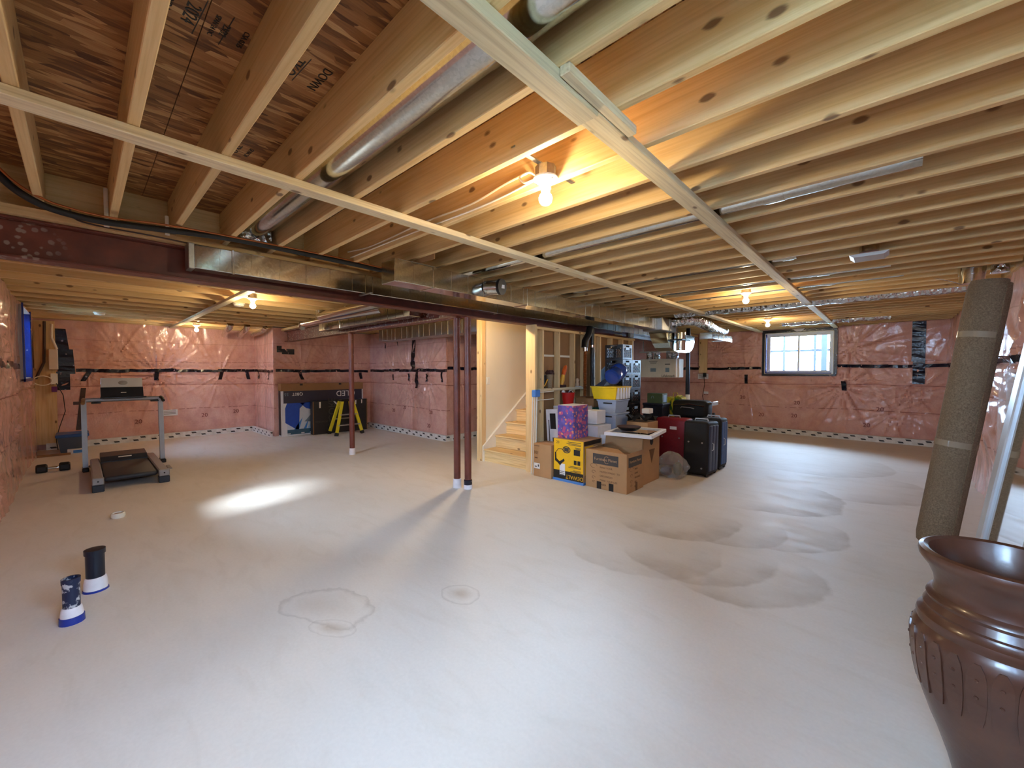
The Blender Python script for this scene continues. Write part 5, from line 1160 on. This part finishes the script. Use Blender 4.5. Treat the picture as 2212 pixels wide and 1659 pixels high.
# milk crates
CW, CH = .30, .231
def crate_mesh():
    m = MB(); h = CH - .004; w = CW / 2
    m.box(-w, w, -w, w, 0, .008)
    for (sx, sy) in ((1, 0), (-1, 0), (0, 1), (0, -1)):
        def wall(u0, u1, z0, z1, th=.010):
            a = w - th
            if sx: m.box(min(sx * a, sx * w), max(sx * a, sx * w), u0, u1, z0, z1)
            else: m.box(u0, u1, min(sy * a, sy * w), max(sy * a, sy * w), z0, z1)
        wall(-w, w, 0, .03); wall(-w, -w + .03, .03, h); wall(w - .03, w, .03, h); wall(-w + .03, -.055, h - .05, h); wall(.055, w - .03, h - .05, h); wall(-.055, .055, h - .014, h); wall(-.055, .055, h - .07, h - .05)
        for k in range(-5, 6):           # diagonal lattice
            for dg in (1, -1):
                z0, z1 = .03, h - .055; u0 = k * .036; u1 = u0 + dg * (z1 - z0) * .7
                u0c, u1c = max(-w + .03, min(w - .03, u0)), max(-w + .03, min(w - .03, u1))
                if abs(u1c - u0c) < .02: continue
                f0 = (u0c - u0) / (u1 - u0); f1 = (u1c - u0) / (u1 - u0); za = z0 + f0 * (z1 - z0); zb = z0 + f1 * (z1 - z0); a = w - .006; q = .0035
                pts = [(u0c - q, za), (u0c + q, za), (u1c + q, zb), (u1c - q, zb)]; vs = []
                for dd in (a - .003, a + .003):
                    for uu, zz in pts: vs.append((sx * dd, uu, zz) if sx else (uu, sy * dd, zz))
                m.add(vs, [(0, 1, 2, 3), (4, 7, 6, 5), (0, 4, 5, 1), (1, 5, 6, 2), (2, 6, 7, 3), (3, 7, 4, 0)])
    return m
proto = None
ORD = ('bottom', 'second', 'third', 'fourth', 'fifth', 'sixth', 'seventh', 'top')
for col_, (yc, n_) in enumerate(((5.755, 8), (6.06, 7))):
    for k in range(n_):
        if proto is None:
            r0 = thing('milk_crate', '', 'crate', (0, 0, 0), group='black milk crates stacked before the stud wall')
            crate_mesh().build('crate_body', M['black_plastic'], r0, local=True); MB().box(CW / 2 - .001, CW / 2 + .002, -.055, .055, CH - .085, CH - .045).build('name_panel', M['art_lt'], r0, local=True)
            proto = r0; o = r0
        else: o = copy_tree(proto)
        o.location = (-3.085, yc, k * CH + .001)
        nm = 'top' if k == n_ - 1 else ORD[k]
        o['label'] = f'{nm} black milk crate of the ' + ('taller stack next to the blue jug' if col_ == 0 else 'shorter stack next to the air exchanger')
# boxes and bags behind
t = carton('navy_tote', 'dark navy tote under the green box beside the milk crates', -2.92, -2.60, 6.28, 6.58, 0, .92, 'dark_navy', 'tote', seam=False); B(-2.93, -2.59, 6.27, 6.59, .885, .922, .008).build('lid', M['dark_navy'], t)
t = carton('green_carton', 'small dull green carton on the dark navy tote', -2.86, -2.61, 6.30, 6.50, .924, 1.08, 'green_box', seam=False); decal((-2.609, 6.40, 1.0), *FX, .12, .11, M['art_lt'], t, 'side_label'); MB().tube([(-2.77 + .02 * math.cos(a * .4), 6.298, 1.0 + .04 * math.sin(a * .4)) for a in range(9)], .004, 5).build('printed_mark', M['art_grey'], t)
t = thing('shopping_bag', 'yellow and green shopping bag behind the black duffel', 'bag', (-2.7, 7.15, 0)); MB().prism([(-2.86, 0), (-2.56, 0), (-2.58, .98), (-2.66, 1.02), (-2.73, .97), (-2.84, .99)], 'y', 7.04, 7.25).build('bag', M['ygbag'], t); MB().tube([(-2.76, 7.12, .97), (-2.74, 7.11, 1.06), (-2.68, 7.11, 1.06), (-2.66, 7.12, .98)], .006, 6).build('handle', M['ladder'], t, smooth=True)
carton('dark_carton', 'dark carton holding up the black duffel behind the red suitcase', -2.57, -2.08, 6.70, 6.98, 0, .685, 'black_card', seam=False)
t = thing('duffel_suitcase', 'black wheeled duffel lying on its side above the red suitcase', 'suitcase', (-2.33, 6.84, .687))
MB().rbox(-2.61, -2.06, 6.68, 7.00, .688, .965, .06, 3).build('body', M['black_fabric'], t, smooth=True)
MB().tube([(-2.57, 6.675, .88), (-2.33, 6.67, .91), (-2.10, 6.675, .88)], .008, 6).build('zip', M['chrome'], t); MB().tube([(-2.46, 6.67, .84), (-2.44, 6.655, .86), (-2.30, 6.65, .855), (-2.25, 6.67, .84)], .008, 6).build('carry_handle', M['silver_paint'], t, smooth=True)
for y_ in (6.74, 6.94): MB().tube([(-2.06, y_, .93), (-1.99, y_, .93)], .012, 8).build('trolley_tube', M['chrome'], t, smooth=True); MB().cyl((-2.05, y_, .735), (-2.02, y_, .735), .035, n=14).build('wheel', M['black_rubber'], t, smooth=True)
B(-2.0, -1.975, 6.71, 6.97, .90, .96, .008).build('trolley_handle', M['light_silver'], t)
def suitcase(label, x0, x1, y0, y1, h, mt, mt2, lean=0., name='suitcase', tagpos=None):
    t = thing(name, label, 'suitcase', ((x0 + x1) / 2, (y0 + y1) / 2, 0))
    MX = Matrix.Translation(((x0 + x1) / 2, y0, 0)) @ Matrix.Rotation(lean, 4, 'X'); w = (x1 - x0) / 2; d = y1 - y0
    MB().rbox(-w, w, 0, d, .03, h, .035, 3, M=MX).build('shell', M[mt], t, smooth=True)
    for k in range(3): MB().rbox(w - .012, w + .012, .04 + k * (d - .08) / 3, .04 + (k + 1) * (d - .08) / 3 - .01, .08, h - .05, .01, 2, M=MX).build('side_panel', M[mt2], t, smooth=True)
    for a in (-1, 1):
        for b in (.05, d - .05): MB().cyl(MX @ Vector((a * (w - .03) - .012, b, .028)), MX @ Vector((a * (w - .03) + .012, b, .028)), .027, n=14).build('wheel', M['black_rubber'], t, smooth=True)
    for a in (-1, 1):
        for z in (.12, h * .62): MB().cyl(MX @ Vector((a * w * .55, -.006, z)), MX @ Vector((a * w * .55, .004, z)), .012, n=10).build('stud', M['silver_paint'], t)
    MB().tube([MX @ Vector((-.09, d / 2, h - .01)), MX @ Vector((-.08, d / 2, h + .03)), MX @ Vector((.08, d / 2, h + .03)), MX @ Vector((.09, d / 2, h - .01))], .010, 8).build('top_handle', M['light_silver'], t, smooth=True)
    MB().tube([MX @ Vector((w + .012, d * .3, h * .62)), MX @ Vector((w + .03, d * .32, h * .6)), MX @ Vector((w + .03, d * .32, h * .5)), MX @ Vector((w + .012, d * .3, h * .48))], .006, 6).build('zip_pull', M['light_silver'], t, smooth=True)
    return t
suitcase('black suitcase with pleated navy side standing nearest in the luggage group', -2.07, -1.745, 5.70, 6.17, .75, 'black_fabric', 'navy_fabric', R(-3))
suitcase('blue-sided suitcase standing right of the pleated black one', -2.05, -1.745, 6.28, 6.62, .75, 'black_fabric', 'blue_fabric', R(-2))
t = suitcase('crimson suitcase standing left of the black suitcase', -2.57, -2.11, 5.96, 6.24, .74, 'red_fabric', 'red_fabric'); decal((-2.30, 5.958, .60), *FY, .10, .045, M['white_print'], t, 'brand_tag')
# clear bag of stuff
t = thing('clear_plastic_bag', 'knotted clear plastic bag of dark things on the floor before the red suitcase', 'bag', (-2.13, 5.55, 0))
bm = bmesh.new(); bmesh.ops.create_icosphere(bm, subdivisions=4, radius=1.0)
for v in bm.verts:
    a = math.atan2(v.co.y, v.co.x); r_ = 1 + .10 * math.sin(5 * a + 3 * v.co.z) + .07 * math.sin(9 * a - 5 * v.co.z) + .05 * math.sin(13 * v.co.z + 4 * a)
    z = v.co.z; v.co = Vector((v.co.x * .20 * r_, v.co.y * .16 * r_, max(.004, .14 + z * .19 * (1 + .12 * math.sin(7 * a)))))
mb = MB(); bm.verts.index_update(); mb.add([Vector((-2.13, 5.48, 0)) + v.co for v in bm.verts], [tuple(v.index for v in f.verts) for f in bm.faces]); bm.free(); mb.build('film', M['clearbag'], t, smooth=True)
MB().rbox(-2.27, -2.12, 5.40, 5.52, .01, .13, .05, 2).build('contents', M['bin_grey'], t, smooth=True); MB().rbox(-2.12, -2.01, 5.46, 5.57, .02, .2, .05, 2).build('contents', M['green_box'], t, smooth=True)
# odds and ends on top of the heap
t = carton('torn_carton', 'torn beige carton with dark cloth beyond the flat mirror', -2.74, -2.42, 5.36, 5.70, 0, .72, 'card', seam=False)
t = thing('dark_cloth', 'dark crumpled cloth on the torn beige carton', 'cloth', (-2.52, 5.5, .722))
mb = MB(); mb.add([(-2.76 + i * .05, 5.34 + j * .05, .782 + .03 * math.sin(i * 1.7 + j) + .025 * math.cos(j * 2.1 - i)) for j in range(8) for i in range(8)], [(j * 8 + i, j * 8 + i + 1, (j + 1) * 8 + i + 1, (j + 1) * 8 + i) for j in range(7) for i in range(7)]); mb.build('cloth', M['black_fabric'], t, smooth=True)
t = carton('beige_carton', 'small open beige carton lid on the dark cloth', -2.54, -2.43, 5.42, 5.55, .84, .91, 'cream_card', seam=False)
# ornaments on the fire block between the studs
t = thing('flower_basket', 'grey woven cone basket of dark dried flowers on the stud wall shelf', 'basket', (-3.655, 4.74, 1.189))
MB().lathe([(0, 0), (.032, 0), (.055, .20), (.05, .20), (.03, .02), (0, .02)], (-3.655, 4.74, 1.19), 18).build('basket', M['clay'], t, smooth=True)
for k in range(9): MB().lathe([(0, -.03), (.022, -.016), (.028, .0), (.02, .018), (0, .03)], (-3.655 + .03 * math.cos(k * 2.4), 4.74 + .055 * math.sin(k * 2.4), 1.40 + .014 * (k % 3)), 8).build('flower', M['petal'], t, smooth=True)
t = thing('garden_figurine', 'orange and yellow glazed figurine leaning on the stud wall shelf', 'figurine', (-3.65, 5.07, 1.189))
MB().tube([(-3.65, 5.03, 1.23), (-3.65, 5.05, 1.30), (-3.65, 5.07, 1.38)], [.022, .036, .030], 12).build('lower_body', M['yellow_glaze'], t, smooth=True); MB().tube([(-3.65, 5.07, 1.38), (-3.65, 5.10, 1.45), (-3.65, 5.13, 1.51), (-3.65, 5.145, 1.53)], [.030, .036, .026, .008], 12).build('upper_body', M['orange'], t, smooth=True); B(-3.69, -3.62, 4.98, 5.12, 1.189, 1.232, .01).build('base', M['petal'], t)
t = thing('ceramic_ornament', 'small beige ceramic ornament at the right end of the stud wall shelf', 'ornament', (-3.65, 5.46, 1.189))
MB().lathe([(0, 0), (.03, 0), (.032, .04), (.02, .07), (.026, .10), (.022, .13), (0, .14)], (-3.65, 5.45, 1.19), 14).build('body', M['beige'], t, smooth=True); MB().lathe([(0, 0), (.02, .01), (.024, .03), (0, .05)], (-3.65, 5.50, 1.27), 12).build('flower_head', M['clay'], t, smooth=True); B(-3.68, -3.62, 5.41, 5.54, 1.189, 1.2, .004).build('base', M['white_card'], t)
t = thing('black_garden_ornament', 'black and yellow ornament left of the flower basket', 'ornament', (-3.655, 4.62, 1.189)); MB().tube([(-3.655, 4.59, 1.19), (-3.655, 4.62, 1.28), (-3.655, 4.60, 1.38)], [.03, .022, .03], 10).build('body', M['black_plastic'], t, smooth=True); MB().tube([(-3.63, 4.58, 1.22), (-3.63, 4.66, 1.32)], .008, 6).build('stripe', M['yellow_glaze'], t)
